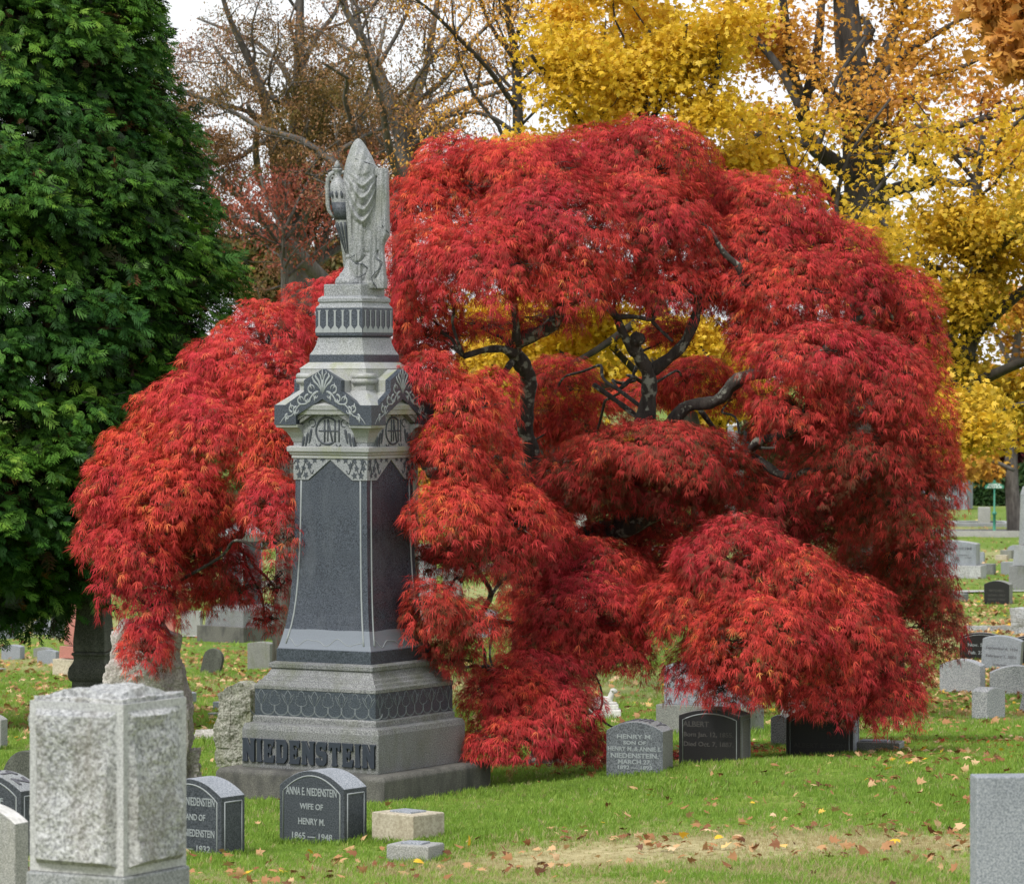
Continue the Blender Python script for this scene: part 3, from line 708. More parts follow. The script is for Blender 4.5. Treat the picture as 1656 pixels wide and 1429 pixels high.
# ------------------------------------------------------------------ gravestones
GRP = "gravestones standing on the cemetery lawn"
BLUE = granite("blue_grey_granite", (0.15, 0.17, 0.20), (0.36, 0.38, 0.42), speck=110, rough=0.75, stain=(0.10, 0.115, 0.12), stain_amt=0.35)
GREY = granite("grey_granite", (0.17, 0.175, 0.175), (0.42, 0.42, 0.41), speck=150, rough=0.8, stain=(0.17, 0.17, 0.10), stain_amt=0.35)
SALT = granite("salt_and_pepper_granite", (0.12, 0.13, 0.15), (0.55, 0.56, 0.58), speck=85, rough=0.8)
BLACK = granite("black_granite", (0.008, 0.008, 0.009), (0.022, 0.021, 0.022), speck=180, rough=0.4, bump=0.03)
SIDE = granite("rubbed_side_granite", (0.12, 0.125, 0.12), (0.30, 0.30, 0.28), speck=150, rough=0.85, stain=(0.10, 0.12, 0.05), stain_amt=0.6)
BEIGE = granite("beige_concrete", (0.33, 0.29, 0.22), (0.52, 0.47, 0.37), speck=45, rough=0.9, stain=(0.22, 0.18, 0.12), stain_amt=0.5)
PINK = granite("pink_granite", (0.30, 0.11, 0.09), (0.50, 0.22, 0.18), speck=120, rough=0.6)
MARBLE = granite("white_marble", (0.55, 0.54, 0.53), (0.74, 0.73, 0.71), speck=30, rough=0.7, stain=(0.25, 0.24, 0.2), stain_amt=0.6)
OLD = granite("lichened_dark_stone", (0.035, 0.038, 0.033), (0.115, 0.12, 0.10), speck=70, rough=0.9, stain=(0.22, 0.23, 0.2), stain_amt=0.45, bump=0.4)
ROUGH = granite("rough_hewn_granite", (0.19, 0.195, 0.20), (0.52, 0.53, 0.54), speck=60, rough=0.95, stain=(0.17, 0.145, 0.11), stain_amt=0.4, bump=0.7, stain_scale=5)
MOSSY = granite("mossy_rock", (0.16, 0.16, 0.13), (0.42, 0.42, 0.37), speck=50, rough=0.95, stain=(0.12, 0.14, 0.04), stain_amt=0.8, bump=0.8)
BOULD = granite("pale_boulder_stone", (0.34, 0.32, 0.30), (0.62, 0.59, 0.56), speck=55, rough=0.95, stain=(0.16, 0.13, 0.11), stain_amt=0.5, bump=0.7, stain_scale=3)
LETT = plain("cut_letter_stone", (0.25, 0.275, 0.285), 0.8)
LETG = plain("lichened_letter_stone", (0.24, 0.28, 0.22), 0.8)
LETD = plain("dim_letter_stone", (0.055, 0.053, 0.05), 0.8)
LETK = plain("dark_letter_stone", (0.10, 0.10, 0.115), 0.8)

def place(x0, x1, ybase, phi, tw, d=None):
    """distance, centre and width of a rectangular stone that spans x0..x1 with its foot at ybase; tw = thickness / width"""
    d = d or ground_d((x0 + x1) / 2, ybase)
    a = abs(R(phi)); cs, sn = math.cos(a), math.sin(a)
    wd = (x1 - x0) * d / F / (cs + tw * sn)
    d2 = d + (wd * sn + wd * tw * cs) / 2 * 0.9
    wd *= d2 / d
    x = ((x0 + x1) / 2 - 828) * d2 / F
    return x, d2, wd
def profile(style, w_, h, rise):
    hx = w_ / 2
    if style == 'arc':
        pts = []
        for i in range(17):
            t = 1 - 2 * i / 16; pts.append((hx * t, h - rise * t * t))
        return [(-hx, 0), (hx, 0)] + pts
    if style == 'round':
        return [(-hx, 0), (hx, 0)] + [(hx * math.cos(t), h - hx + hx * math.sin(t)) for t in np.linspace(0, math.pi, 19)]
    if style == 'serp':
        pts = []
        for i in range(25):
            t = 1 - 2 * i / 24; pts.append((hx * t, h - rise * (0.5 - 0.5 * math.cos(math.pi * abs(t)))))
        return [(-hx, 0), (hx, 0)] + pts
    if style == 'gable':
        return [(-hx, 0), (hx, 0), (hx, h - rise), (0, h), (-hx, h - rise)]
    return [(-hx, 0), (hx, 0), (hx, h), (-hx, h)]
def slab(name, pts, t, mat, parent, y0=None, bevel=0.006, topmat=None, sidemat=None):
    """pts outline (x,z) extruded t deep"""
    y0 = -t / 2 if y0 is None else y0
    n = len(pts); V = [(x, y0, z) for x, z in pts] + [(x, y0 + t, z) for x, z in pts]
    Fc = [list(range(n)), list(range(2 * n - 1, n - 1, -1))] + [[i, (i + 1) % n, n + (i + 1) % n, n + i] for i in range(n)]
    o = from_py(name, V, Fc, mat, parent, bevel=bevel)
    if topmat: o.data.materials.append(topmat)
    if sidemat: o.data.materials.append(sidemat)
    for p in o.data.polygons:
        if topmat and p.normal.z > 0.5: p.material_index = 1
        elif sidemat and abs(p.normal.x) > 0.7: p.material_index = 2 if topmat else 1
    return o
STONES = []
HGREY = granite("mid_grey_polished_granite", (0.045, 0.052, 0.062), (0.17, 0.185, 0.205), speck=100, rough=0.5)
def stone(x0, x1, ytop, ybase, label, mat=None, style='arc', phi=-33, tw=0.42, rise=0.16, d=None, topmat=None, sidemat=None, border=False, lines=(), lmat=None, name="gravestone", lean=0, pitch=0, group=GRP, cat="gravestone", parts=None, base=None):
    x, dd, wd = place(x0, x1, ybase, phi, tw, d)
    t = wd * tw; STONES.append((x, dd, wd, t, R(phi)))
    gz = float(H(x, dd)) - 0.06
    ztop = -(ytop - HY) * (dd + (t * .2)) / F
    h = ztop - gz
    multi = border or lines or base
    root = empty(name, (x, dd, gz), label, cat, group, rz=R(phi)) if multi else None
    if multi: root.rotation_euler = (R(pitch), R(lean), R(phi))
    hb = 0
    if base:
        bh, bw, bmat = base
        V, Fc = box_vf(-wd / 2 * bw, wd / 2 * bw, -t / 2 * bw * 1.15, t / 2 * bw * 1.15, -.1, bh + .06); from_py("base", V, Fc, bmat, root, bevel=0.01); hb = bh + .06
    pts = [(a, b + hb) for a, b in profile(style, wd, h - hb, rise * wd)]
    if multi:
        body = slab("tablet", pts, t, mat, root, topmat=topmat, sidemat=sidemat)
    else:
        body = slab(name, pts, t, mat, None, topmat=topmat, sidemat=sidemat)
        body.location = (x, dd, gz); body.rotation_euler = (R(pitch), R(lean), R(phi)); tag(body, label, cat, group)
        return body
    if border:
        r = 0.0055; ins = 0.035
        inner = profile(style, wd - 2 * ins, h - ins, rise * wd)
        lp = [(p_[0], -t / 2 - 0.0005, p_[1]) for p_ in inner[2:]]; lp = [(lp[0][0], lp[0][1], 0.02)] + lp + [(lp[-1][0], lp[-1][1], 0.02)]
        zs = h - rise * wd - ins
        sp = [(wd / 2 + 0.0005, -t / 2 + ins, 0.02), (wd / 2 + 0.0005, -t / 2 + ins, zs), (wd / 2 + 0.0005, t / 2 - ins, zs), (wd / 2 + 0.0005, t / 2 - ins, 0.02)]
        V, Fc = tubes([(lp, r)], 4)
        V2, F2 = tubes([([sp[0], sp[1]], r), ([sp[1], sp[2]], r), ([sp[2], sp[3]], r)], 4)
        from_np("border_line", np.concatenate([V, V2]), np.concatenate([Fc, F2 + len(V)]), 4, LINE, root)
    for (txt, v, size, wfrac) in lines:
        M = Matrix.Translation((0 if not isinstance(v, tuple) else v[1] * wd, -t / 2 - 0.001, (v if not isinstance(v, tuple) else v[0]) * h)) @ Matrix.Rotation(R(90), 4, 'X')
        text_mesh("inscription", txt, size * h, wfrac * wd if wfrac else None, lmat or LETT, root, M, offset=0.0012)
    if parts: parts(root, wd, t, h)
    return root

# --- the family's small dark stones in front
stone(451, 594, 1242, 1366, "dark bordered gravestone inscribed for a wife, in front of the monument's left side", DARKS, phi=-35, tw=0.46, rise=0.20, topmat=BLUE, border=True,
      lines=[("ANNA E. NIEDENSTEIN", .735, .135, .78), ("WIFE OF", .555, .10, .36), ("HENRY M.", .37, .11, .41), ("1865 — 1948", .19, .11, .62)])
stone(254, 397, 1255, 1384, "dark bordered gravestone inscribed for a husband, half hidden by the big rough-faced stone", DARKS, phi=-35, tw=0.46, rise=0.20, topmat=BLUE, border=True,
      lines=[("HENRY M. NIEDENSTEIN", .735, .135, .80), ("HUSBAND OF", .555, .10, .50), ("ANNA E. NIEDENSTEIN", .37, .12, .80), ("1857 — 1932", .19, .11, .64)])
def henry_top(root, wd, t, h):
    for i, ch in enumerate("HENRY"):
        u = (-0.36 + i * 0.175) * wd
        z = h - 0.16 * wd * (2 * u / wd) ** 2
        sl = math.atan2(-0.16 * wd * 8 * u / wd / wd, 1)
        M = Matrix.Translation((u, 0.01, z + 0.001)) @ Matrix.Rotation(-sl, 4, 'Y')
        text_mesh("inscription", ch, t * .95, 0.13 * wd, LETK, root, M, offset=0.006, extrude=0.004)
stone(980, 1089, 1163, 1254, "small pale-topped gravestone for a son, beneath the red tree's lowest boughs", HGREY, phi=-18, tw=0.62, rise=0.16, topmat=LIGHT, sidemat=SIDE, lmat=LETT,
      lines=[("HENRY M.", .755, .095, .62), ("SON OF", .655, .08, .40), ("HENRY M. & ANNIE E.", .555, .095, .94), ("NIEDENSTEIN.", .445, .105, .84), ("MARCH 27,", .345, .095, .58), ("1892 — 1893", .255, .085, .60)], parts=henry_top)
stone(1097, 1215, 1143, 1236, "black upright gravestone with faint letters right of the small pale-topped stone", BLACK, phi=-18, tw=0.62, rise=0.10, topmat=SIDE, sidemat=SIDE, border=True, lmat=LETD,
      lines=[("ALBERT", (.76, -.22), .12, .42), ("Born Jan. 12, 1855.", (.60, -.02), .10, .80), ("Died Oct. 7, 1887.", (.45, -.02), .10, .80)])
stone(1270, 1391, 1140, 1224, "black arched gravestone lettered for two people, under the tree's right-hand boughs", BLACK, phi=-14, tw=0.55, rise=0.16, topmat=BLUE, sidemat=BLUE, border=True, lmat=LETD,
      lines=[("STONE", (.64, .22), .11, .38), ("1911", (.50, .24), .10, .26), ("ALBERT E. STONE", (.34, .03), .11, .84), ("1886    1931", (.17, -.02), .10, .6)])

def block(x0, x1, ytop, yb, label, mat, phi=-33, tw=1.0, d=None, cap=True, name="stone_block", cat="marker", group="low stone plot markers", bevel=0.012):
    x, dd, wd = place(x0, x1, yb, phi, tw, d); t = wd * tw; STONES.append((x, dd, wd, t, R(phi)))
    gz = float(H(x, dd)); h = -(ytop - HY) * dd / F - gz
    root = empty(name, (x, dd, gz), label, cat, group, rz=R(phi)) if cap else None
    rr = random.Random(int(x0)); nn = 7
    V, Fc = loft_sq([(-0.15, wd / 2), (h * .97, wd / 2), (h, wd / 2 - .008)], asp=tw)
    o = from_py("block" if cap else name, V, Fc, mat, root, bevel=bevel)
    if cap:
        V, Fc = loft_sq([(h - .01, wd * .26), (h + .012, wd * .25)], asp=tw); from_py("cap_plate", V, Fc, BLUE, root, bevel=0.004)
    else: o.location = (x, dd, gz); o.rotation_euler = (0, 0, R(phi)); tag(o, label, cat, group)
    return root or o
block(601, 719, 1312, 1366, "larger beige concrete block marker in the grass right of the wife's dark stone", BEIGE, phi=-42, tw=0.8)
block(625, 719, 1363, 1397, "smaller pale grey block marker in front of the beige one", GREY, phi=-25, tw=0.8)
block(1366, 1464, 1198, 1219, "flat weathered grey base with a broken top at the right edge of the red tree", LIGHTD, phi=-14, tw=0.6, name="broken_stone_base")

# --- rough, displaced stones
def rough_block(name, wx, wy, h, mat, parent, amp=0.03, freq=5.0, seed=0, margin=0.0, taper=lambda z: 1.0, res=46, top_amp=1.0, ridge=0.5, crest=None, mat2=None):
    V = []; flat = set(); Fc = []; idx = {}
    def disp(p, nrm):
        q = Vector(p) * freq + Vector((seed * 7.1, seed * 3.3, 0))
        v = mnoise.fractal(q, 0.8, 2.1, 5) + ridge * (1 - abs(mnoise.noise(q * 0.45)) * 2.2) - .3 + .25 * mnoise.cell(q * 0.6)
        return Vector(p) + Vector(nrm) * amp * v
    def grid(o_, du, dv, nrm, nu, nv, top=False):
        k = len(V)
        for i in range(nu + 1):
            for j in range(nv + 1):
                u, v = i / nu, j / nv
                p = Vector(o_) + Vector(du) * u + Vector(dv) * v
                tz = max(0, min(1, p.z / h)); s = taper(tz)
                p.x *= s; p.y *= s
                if crest and p.z > h * .5: p.z *= 1 + crest(p.x / wx, p.y / wy) * ((p.z / h - .5) * 2)
                if margin:
                    e = min(u * Vector(du).length, (1 - u) * Vector(du).length, v * Vector(dv).length, (1 - v) * Vector(dv).length)
                    if e < margin: flat.add(len(V)); V.append(tuple(p)); continue
                    f = min(1, (e - margin) / 0.02)
                    q = disp(p, nrm); q = q + Vector(nrm) * amp * .9
                    V.append(tuple(p.lerp(q, f)))
                else:
                    n3 = Vector((p.x / wx * 2, p.y / wy * 2, (p.z / h * 2 - 1) * .8)); n3.normalize()
                    V.append(tuple(disp(p, n3)))
        for i in range(nu):
            for j in range(nv):
                a = k + i * (nv + 1) + j; Fc.append([a, a + 1, a + nv + 2, a + nv + 1])
    X, Y = wx / 2, wy / 2; r1 = res; r2 = max(6, int(res * wy / wx)); r3 = max(8, int(res * h / wx))
    grid((-X, -Y, 0), (2 * X, 0, 0), (0, 0, h), (0, -1, 0), r1, r3)
    grid((X, -Y, 0), (0, 2 * Y, 0), (0, 0, h), (1, 0, 0), r2, r3)
    grid((X, Y, 0), (-2 * X, 0, 0), (0, 0, h), (0, 1, 0), r1, r3)
    grid((-X, Y, 0), (0, -2 * Y, 0), (0, 0, h), (-1, 0, 0), r2, r3)
    grid((-X, -Y, h), (2 * X, 0, 0), (0, 2 * Y, 0), (0, 0, 1), r1, r2, True)
    me = bpy.data.meshes.new(name); me.from_pydata(V, [], Fc); me.update()
    if mat2:
        for p_ in me.polygons:
            if all(v_ in flat for v_ in p_.vertices): p_.material_index = 1
    bm = bmesh.new(); bm.from_mesh(me); bmesh.ops.remove_doubles(bm, verts=bm.verts, dist=0.0008); bmesh.ops.recalc_face_normals(bm, faces=bm.faces); bm.to_mesh(me); bm.free()
    o = link(name, me, mat, parent)
    if mat2: me.materials.append(mat2)
    return o

def near_stone():
    d = 16.0; S = F / d; cs, sn = math.cos(R(29)), math.sin(R(29))
    wd = 160 / S / cs; wy = 88 / S / sn
    x = ((46 + 295) / 2 - 828) / S; zt = -(1133 - HY) / S; zb = -(1408 - HY) / S
    yy = d + .12
    gz = float(H(x, yy))
    root = empty("rough_faced_gravestone", (x, yy, zb), "big pale rough-faced granite stone with smooth margins, nearest the camera at lower left", "gravestone", GRP, rz=R(-29))
    h = zt - zb
    rough_block("rough_face", wd, wy, h, ROUGH, root, amp=0.024, freq=4.6, seed=2, margin=0.032, res=120, ridge=1.3, mat2=granite("smooth_margin_granite", (0.30, 0.305, 0.31), (0.50, 0.51, 0.515), speck=110, rough=0.85))
    # smooth corner strip and a rock-pitched cap
    rc = rough_block("rock_pitched_top", wd * .93, wy * .93, 0.028, ROUGH, root, amp=0.012, freq=13, seed=5, res=60); rc.location = (0, 0, h - .012)
    V, Fc = box_vf(-wd / 2 - .012, wd / 2 + .012, -wy / 2 - .012, wy / 2 + .012, -.16, -.002); from_py("base", V, Fc, LIGHT, root, bevel=0.01)
    V, Fc = box_vf(-wd / 2 - .1, wd / 2 + .1, -wy / 2 - .1, wy / 2 + .1, gz - zb - .1, -.162); from_py("lower_base", V, Fc, LIGHTD, root, bevel=0.01)
near_stone()

def rock(name, x0, x1, ytop, yb, label, mat, d=None, dep=.5, amp=.08, freq=3.2, seed=1, phi=0, cat="rock", group=None, taper=lambda z: 1 - .15 * z, res=50, ridge=.5, crest=None):
    d = d or ground_d((x0 + x1) / 2, yb); S = F / d
    wx = (x1 - x0) / S * .93; x = ((x0 + x1) / 2 - 828) / S; y = d + wx * dep / 2
    gz = float(H(x, y)) - .1; h = -(ytop - HY) / S - gz
    o = rough_block(name, wx, wx * dep, h, mat, None, amp=amp, freq=freq, seed=seed, taper=taper, res=res, ridge=ridge, crest=crest)
    o.location = (x, y, gz); o.rotation_euler = (0, 0, R(phi)); return tag(o, label, cat, group)
rock("boulder_monument", 172, 304, 1020, 1256, "tall pale craggy boulder monument under the left-hand red boughs", BOULD, d=33.5, dep=.4, amp=.06, freq=3.0, seed=3, cat="monument", taper=lambda z: 1.0 - .12 * z ** 3, res=110, ridge=1.1, crest=lambda u, v: -.05 * (abs(u + .1) * 2) ** 2 + .02 * math.sin(u * 19))
rock("rock", 291, 322, 1214, 1246, "small brown-grey rock lying against the foot of the pale boulder monument", BOULD, d=33.6, dep=.8, amp=.05, freq=7, seed=8)
rock("rough_gravestone", 350, 418, 1103, 1244, "mossy rough-hewn stone standing behind the monument's left corner", MOSSY, dep=.6, amp=.038, freq=5.5, seed=12, cat="gravestone", group=GRP, phi=-20, taper=lambda z: 1.0 - .05 * z, res=60, crest=lambda u, v: -.10 * (abs(u - .1) * 2) ** 1.5)

# --- near stones at the picture's edges (below the frame they stand on the ground)
stone(-95, 48, 1298, 1560, "plain grey round-shouldered stone cut by the left edge, beside the big rough-faced stone", GREY, style='arc', phi=-25, tw=0.3, rise=0.2, d=18.5, topmat=MARBLE)
stone(1570, 1790, 1251, 1700, "plain blue-grey slab cut by the right edge of the photograph", BLUE, style='flat', phi=6, tw=0.25, d=17.5)
def of_top(root, wd, t, h):
    for i, ch in enumerate("LOTZ"):
        u = (-0.25 + i * 0.2) * wd; z = h - 0.2 * wd * (2 * u / wd) ** 2
        sl = math.atan2(-0.2 * 8 * u / wd, 1)
        M = Matrix.Translation((u, 0.0, z + 0.001)) @ Matrix.Rotation(-sl, 4, 'Y')
        text_mesh("inscription", ch, t * .8, 0.15 * wd, LETK, root, M, offset=0.005, extrude=0.004)
stone(-80, 66, 1246, 1420, "dark arched stone with raised letters on top, behind the rough-faced stone at left edge", DARKS, phi=-25, tw=0.45, rise=0.2, d=25.5, topmat=LIGHT, border=True, lines=[("WIFE OF", (.72, .0), .08, .5)], parts=of_top)
stone(-12, 112, 1207, 1290, "dark weathered stone tilted over behind the raised-letter stone at the left edge", OLD, style='round', phi=-40, tw=0.5, d=29.5, lean=14)
stone(-50, 13, 1152, 1211, "light grey stone cut by the left edge above the tilted dark one", GREY, phi=-25, tw=0.35, lean=0)

# --- middle left
def dark_column():
    d = 47.0; S = F / d; x = (146 - 828) / S; y = d + .4
    z = lambda py: -(py - HY) * d / F
    gz = float(H(x, y))
    root = empty("column_monument", (x, y, 0), "dark weathered column monument with a bulging beaded base at the left, behind the pale boulder", "monument", rz=R(-12))
    k = 1 / S
    V, Fc = loft_sq([(z(1040 + 16), 27 * k), (z(1038), 27 * k), (z(1005), 24 * k), (z(960), 22 * k), (z(900), 20.5 * k), (z(870), 20 * k)]); from_py("shaft", V, Fc, OLD, root, bevel=.01)
    V, Fc = loft_sq([(z(1104), 36 * k * .86), (z(1098), 39 * k * .86), (z(1090), 40 * k * .86), (z(1082), 38 * k * .86), (z(1075), 33 * k * .86), (z(1068), 30 * k * .86), (z(1064), 32 * k * .86), (z(1056), 30 * k * .86)]); o = from_py("bulging_base", V, Fc, OLD, root, bevel=.03)
    V, Fc = loft_sq([(gz - .1, 42 * k * .86), (z(1125), 42 * k * .86), (z(1124), 34 * k * .86), (z(1103), 33 * k * .86)]); from_py("foot", V, Fc, OLD, root, bevel=.01)
    pl = []
    V2 = []; Fc2 = []
    for q in range(4):
        for i in range(14):
            u = (-1 + (i + .5) / 7) * 30 * k * .9
            c = on_face(q, u, z(1060), 30 * k * .86 + .006); vv, ff = lathe([(.002, -.024), (.022, -.012), (.026, 0), (.022, .012), (.002, .024)], 8)
            b_ = len(V2); V2 += [(a1 + c[0], b1 + c[1], c1 + c[2]) for a1, b1, c1 in vv]; Fc2 += [[b_ + j for j in f_] for f_ in ff]
    from_py("bead_moulding", V2, Fc2, OLD, root, smooth=True)
    V, Fc = loft_sq([(z(872), 26 * k * .86), (z(866), 29 * k * .86), (z(850), 30 * k * .86), (z(842), 22 * k), (z(800), 3 * k)]); from_py("capital", V, Fc, OLD, root, bevel=.01)
dark_column()
def obelisk(name, x, d, rows, mat, label, phi=-33, group=None, foot=None, cat="monument"):
    """rows = [(row, half width px, part name, material)] stacked from the top; each entry closes a tier"""
    S = F / d; X = (x - 828) / S; gz = float(H(X, d))
    root = empty(name, (X, d, 0), label, cat, group, rz=R(phi))
    for (y0, y1, w0, w1, pn, mt) in rows:
        z1 = -(y0 - HY) / S; z0 = -(y1 - HY) / S if y1 else gz - .1
        V, Fc = loft_sq([(z0, w1 / S / 1.38), (z1, w0 / S / 1.38)]); from_py(pn, V, Fc, mt, root, bevel=.008)
    return root
obelisk("granite_obelisk", 124, 72, [(900, 990, 10, 13, "shaft", PINK), (991.5, 1042, 17.5, 20.5, "lower_shaft", PINK), (1044, 1063, 27, 28, "plinth", PINK), (1064.5, None, 38, 38.5, "base", BEIGE)], PINK, "pink granite obelisk in three tiers, left of the dark column")
obelisk("urn_pedestal", 113, 100, [(905, 974, 2.5, 3, "pole", BLUE), (974.5, 1003, 12, 12, "die", OLD), (1004, None, 27, 27.5, "base", LIGHTD)], LIGHTD, "pale weathered pedestal with a slim grey spire, just beyond the pink obelisk")
for a in [(2, 41, 992, 1022, "grey arched stone beneath the evergreen's hanging tips at far left", BLUE), (54, 85, 1000, 1026, "rounded dark grey stone in the far left row, right of the arched one", BLUE), (83, 110, 993, 1029, "mossy grey upright beside the pale pedestal at far left", SIDE)]:
    stone(a[0], a[1], a[2], a[3], a[4], a[5], phi=-15, tw=.4)
stone(-14, 24, 1008, 1033, "short dark stone cut by the left edge below the arched grey one", BLUE, phi=-33, tw=.6, rise=.1, topmat=LIGHT)
stone(2, 40, 1042, 1066, "low blue-grey stone alone in the leaves near the left edge", BLUE, phi=-20, tw=.5, rise=.08)
stone(54, 86, 1046, 1063, "low mossy stone behind another at the foot of the pink obelisk", SIDE, phi=-20, tw=.5, rise=.08)
stone(60, 96, 1050, 1074, "low blue-grey stone directly left of the pink obelisk's base", BLUE, phi=-20, tw=.4, rise=.08)
block(-14, 9, 1080, 1086, "tiny flat marker at the left edge among the leaves", GREY, cap=False, name="flat_marker")
stone(292, 328, 987, 1027, "square-shouldered grey stone seen under the left red boughs", GREY, style='flat', phi=-20, tw=.3)
stone(252, 284, 985, 1024, "rosy square stone half veiled by the lowest left red leaves", PINK, style='flat', phi=-20, tw=.3)
stone(322, 357, 1047, 1088, "narrow dark round-topped stone leaning to the right on open grass", OLD, style='round', phi=-20, tw=.28, lean=13)
stone(400, 446, 1037, 1085, "pale greenish stone with a gently arched top, left of the monument", SIDE, phi=-25, tw=.5, rise=.06)
stone(298, 318, 1118, 1140, "small slate-coloured stone peeping past the pale boulder", BLUE, phi=-33, tw=.9, rise=.1)
block(336, 362, 1152, 1162, "low grey block partly behind the mossy rough-hewn stone", GREY, cap=False, name="flat_marker")
block(344, 364, 1134, 1148, "small dark block just behind the mossy rough-hewn stone", BLUE, cap=False, name="flat_marker")
rock("fallen_slab", 300, 372, 1180, 1196, "pale slab lying in the grass left of the mossy rough-hewn stone", BOULD, dep=.6, amp=.02, seed=4, cat="gravestone", taper=lambda z: 1 - .4 * z)
def big_left():
    d = ground_d(392, 1036); S = F / d; X = (392 - 828) / S; gz = float(H(X, d)); z = lambda y: -(y - HY) / S
    root = empty("granite_monument", (X, d, 0), "large pale stained monument with dark panels behind the left red boughs", "monument", rz=R(-40))
    def tier(nm, y0, y1, w0, w1, mt, bv=.01):
        V, Fc = loft_sq([(z(y1) if y1 else gz - .1, w1 / S / 2), (z(y0), w0 / S / 2)]); from_py(nm, V, Fc, mt, root, bevel=bv)
    tier("base", 1010, None, 104, 104, PLINTH); tier("upper_base", 984, 1011.5, 82, 86, LIGHTD); tier("plinth", 976, 985, 66, 78, LIGHTD)
    tier("die", 874, 977, 44, 46, DARKS); tier("cornice", 862, 875, 56, 48, LIGHT); tier("gable", 840, 863, 6, 54, LIGHT)
    pl = []
    for q in range(4):
        a = 23 / S
        for s in (-1, 1): pl.append(([on_face(q, s * a * .96, z(976), a * 1.0), on_face(q, s * a * .93, z(876), a * .965)], .02))
    V, Fc = tubes(pl, 4); from_np("edge_line", V, Fc, 4, LINE, root)
big_left()

# --- under and behind the red tree
stone(1074, 1222, 1054, 1186, "large grey gable-topped stone on a mossy base, behind the black upright stone", BLUE, style='gable', phi=-24, tw=.36, rise=.16, d=None, sidemat=BLUE, topmat=LIGHT, base=(.30, 1.16, SIDE))
stone(1246, 1275, 1155, 1208, "slim pale stone between the two black stones", LIGHTD, phi=-14, tw=.6, rise=.2)
stone(1262, 1380, 1108, 1188, "wide pale stone mostly veiled by the red boughs, behind the lettered black one", GREY, phi=-20, tw=.35, rise=.1)
def lamb():
    d = 51.0; S = F / d; X = (978 - 828) / S; gz = float(H(X, d)); z = lambda y: -(y - HY) / S
    gz = min(gz, z(1150)) - .1
    root = empty("lamb_memorial", (X, d, 0), "little white marble lamb lying on a stepped base under the red boughs", "memorial")
    V, Fc = box_vf(-.20, .20, -.14, .14, gz, z(1146)); from_py("base", V, Fc, MARBLE, root, bevel=.015)
    V, Fc = box_vf(-.17, .17, -.11, .11, z(1146) + .0, z(1138)); from_py("upper_base", V, Fc, MARBLE, root, bevel=.01)
    bm = bmesh.new(); zb = z(1138)
    def ball(x, y, zz, a, b, c, rot=0):
        m = Matrix.Translation((x, y, zz)) @ Matrix.Rotation(rot, 4, 'Y') @ Matrix.Diagonal((a, b, c, 1))
        bmesh.ops.create_icosphere(bm, subdivisions=3, radius=1, matrix=m)
    ball(-.02, 0, zb + .045, .12, .06, .055); ball(-.09, 0, zb + .04, .06, .062, .05)
    ball(.075, 0, zb + .10, .036, .038, .09, .35); ball(.115, 0, zb + .165, .05, .03, .032, .3)
    for s in (-1, 1): ball(.09, s * .03, zb + .172, .012, .028, .012); ball(.1, s * .03, zb + .015, .06, .018, .016); ball(-.06, s * .055, zb + .016, .05, .02, .016)
    ball(-.145, .02, zb + .05, .03, .015, .015)
    me = bpy.data.meshes.new("lamb"); bm.to_mesh(me); bm.free()
    o = link("lamb", me, MARBLE, root); rm = o.modifiers.new("remesh", 'REMESH'); rm.mode = 'VOXEL'; rm.voxel_size = 0.008; rm.use_smooth_shade = True
lamb()
stone(924, 950, 828, 872, "white arched stone far behind, seen through a gap in the red tree", MARBLE, style='round', phi=-10, tw=.25, d=95)
stone(672, 706, 880, 925, "pale far stone seen low through the thin red leaves right of the monument", LIGHT, style='flat', phi=-20, tw=.4, d=98)
for i, (x0, x1, yt, yb, lb, mt, st) in enumerate([
    (600, 640, 940, 985, "far grey stone hidden mostly by the monument's right side", GREY, 'arc'),
    (716, 748, 925, 968, "far mossy stone among the thin leaves, right of the pale far one", SIDE, 'flat'),
    (768, 806, 985, 1030, "mid-distance blue-grey stone behind the lower red leaves", BLUE, 'arc'),
    (1006, 1060, 960, 1010, "mid-distance grey stone behind the tree's centre", GREY, 'arc'),
    (836, 868, 1050, 1094, "short grey stone left of the tree's trunk", SIDE, 'flat')]):
    stone(x0, x1, yt, yb, lb, mt, style=st, phi=-25, tw=.4)

# --- right side
stone(1519, 1594, 1065, 1121, "broad speckled grey stone left of the small square-cut one, at the tree's right foot", SALT, phi=-20, tw=.5, rise=.14)
stone(1600, 1690, 1075, 1124, "broad speckled grey stone behind the small one, cut by the right edge", SALT, phi=-5, tw=.3, rise=.14)
stone(1571, 1626, 1110, 1166, "small square-cut speckled stone in front of the two broad ones", SALT, phi=42, tw=.75, rise=.14)
stone(1645, 1700, 1112, 1156, "leaning speckled stone cut by the right edge", SALT, phi=-10, tw=.35, lean=12)
stone(1585, 1653, 1027, 1084, "blue-grey lettered stone tilted in front of the black one at right", BLUE, phi=-15, tw=.4, rise=.1, lean=4, sidemat=SIDE, lmat=LETK,
      lines=[("September 6, 1934", .66, .10, .82), ("February 1, 2002", .45, .10, .78), ("Loving Mother", .22, .06, .4)])
stone(1552, 1622, 1022, 1070, "black stone with pale dates behind the tilted blue-grey one", BLACK, phi=-12, tw=.25, rise=.1, border=True,
      lines=[("Nov. 5, 1921", (.62, .03), .14, .66), ("Feb. 27, 1992", (.38, .03), .14, .66)])
stone(1636, 1710, 1026, 1076, "black stone with its edge cut off by the photograph's right side", BLACK, phi=-12, tw=.25, rise=.1, border=True)
stone(1591, 1638, 938, 977, "squat dark lettered stone standing alone on the leaf-strewn bank at right", BLACK, phi=-22, tw=.5, rise=.14, topmat=SIDE, sidemat=SIDE, lmat=LETD,
      lines=[("MITCHELL", .62, .12, .6), ("BORN 1852", .44, .10, .66), ("DIED 1906", .28, .10, .66)])
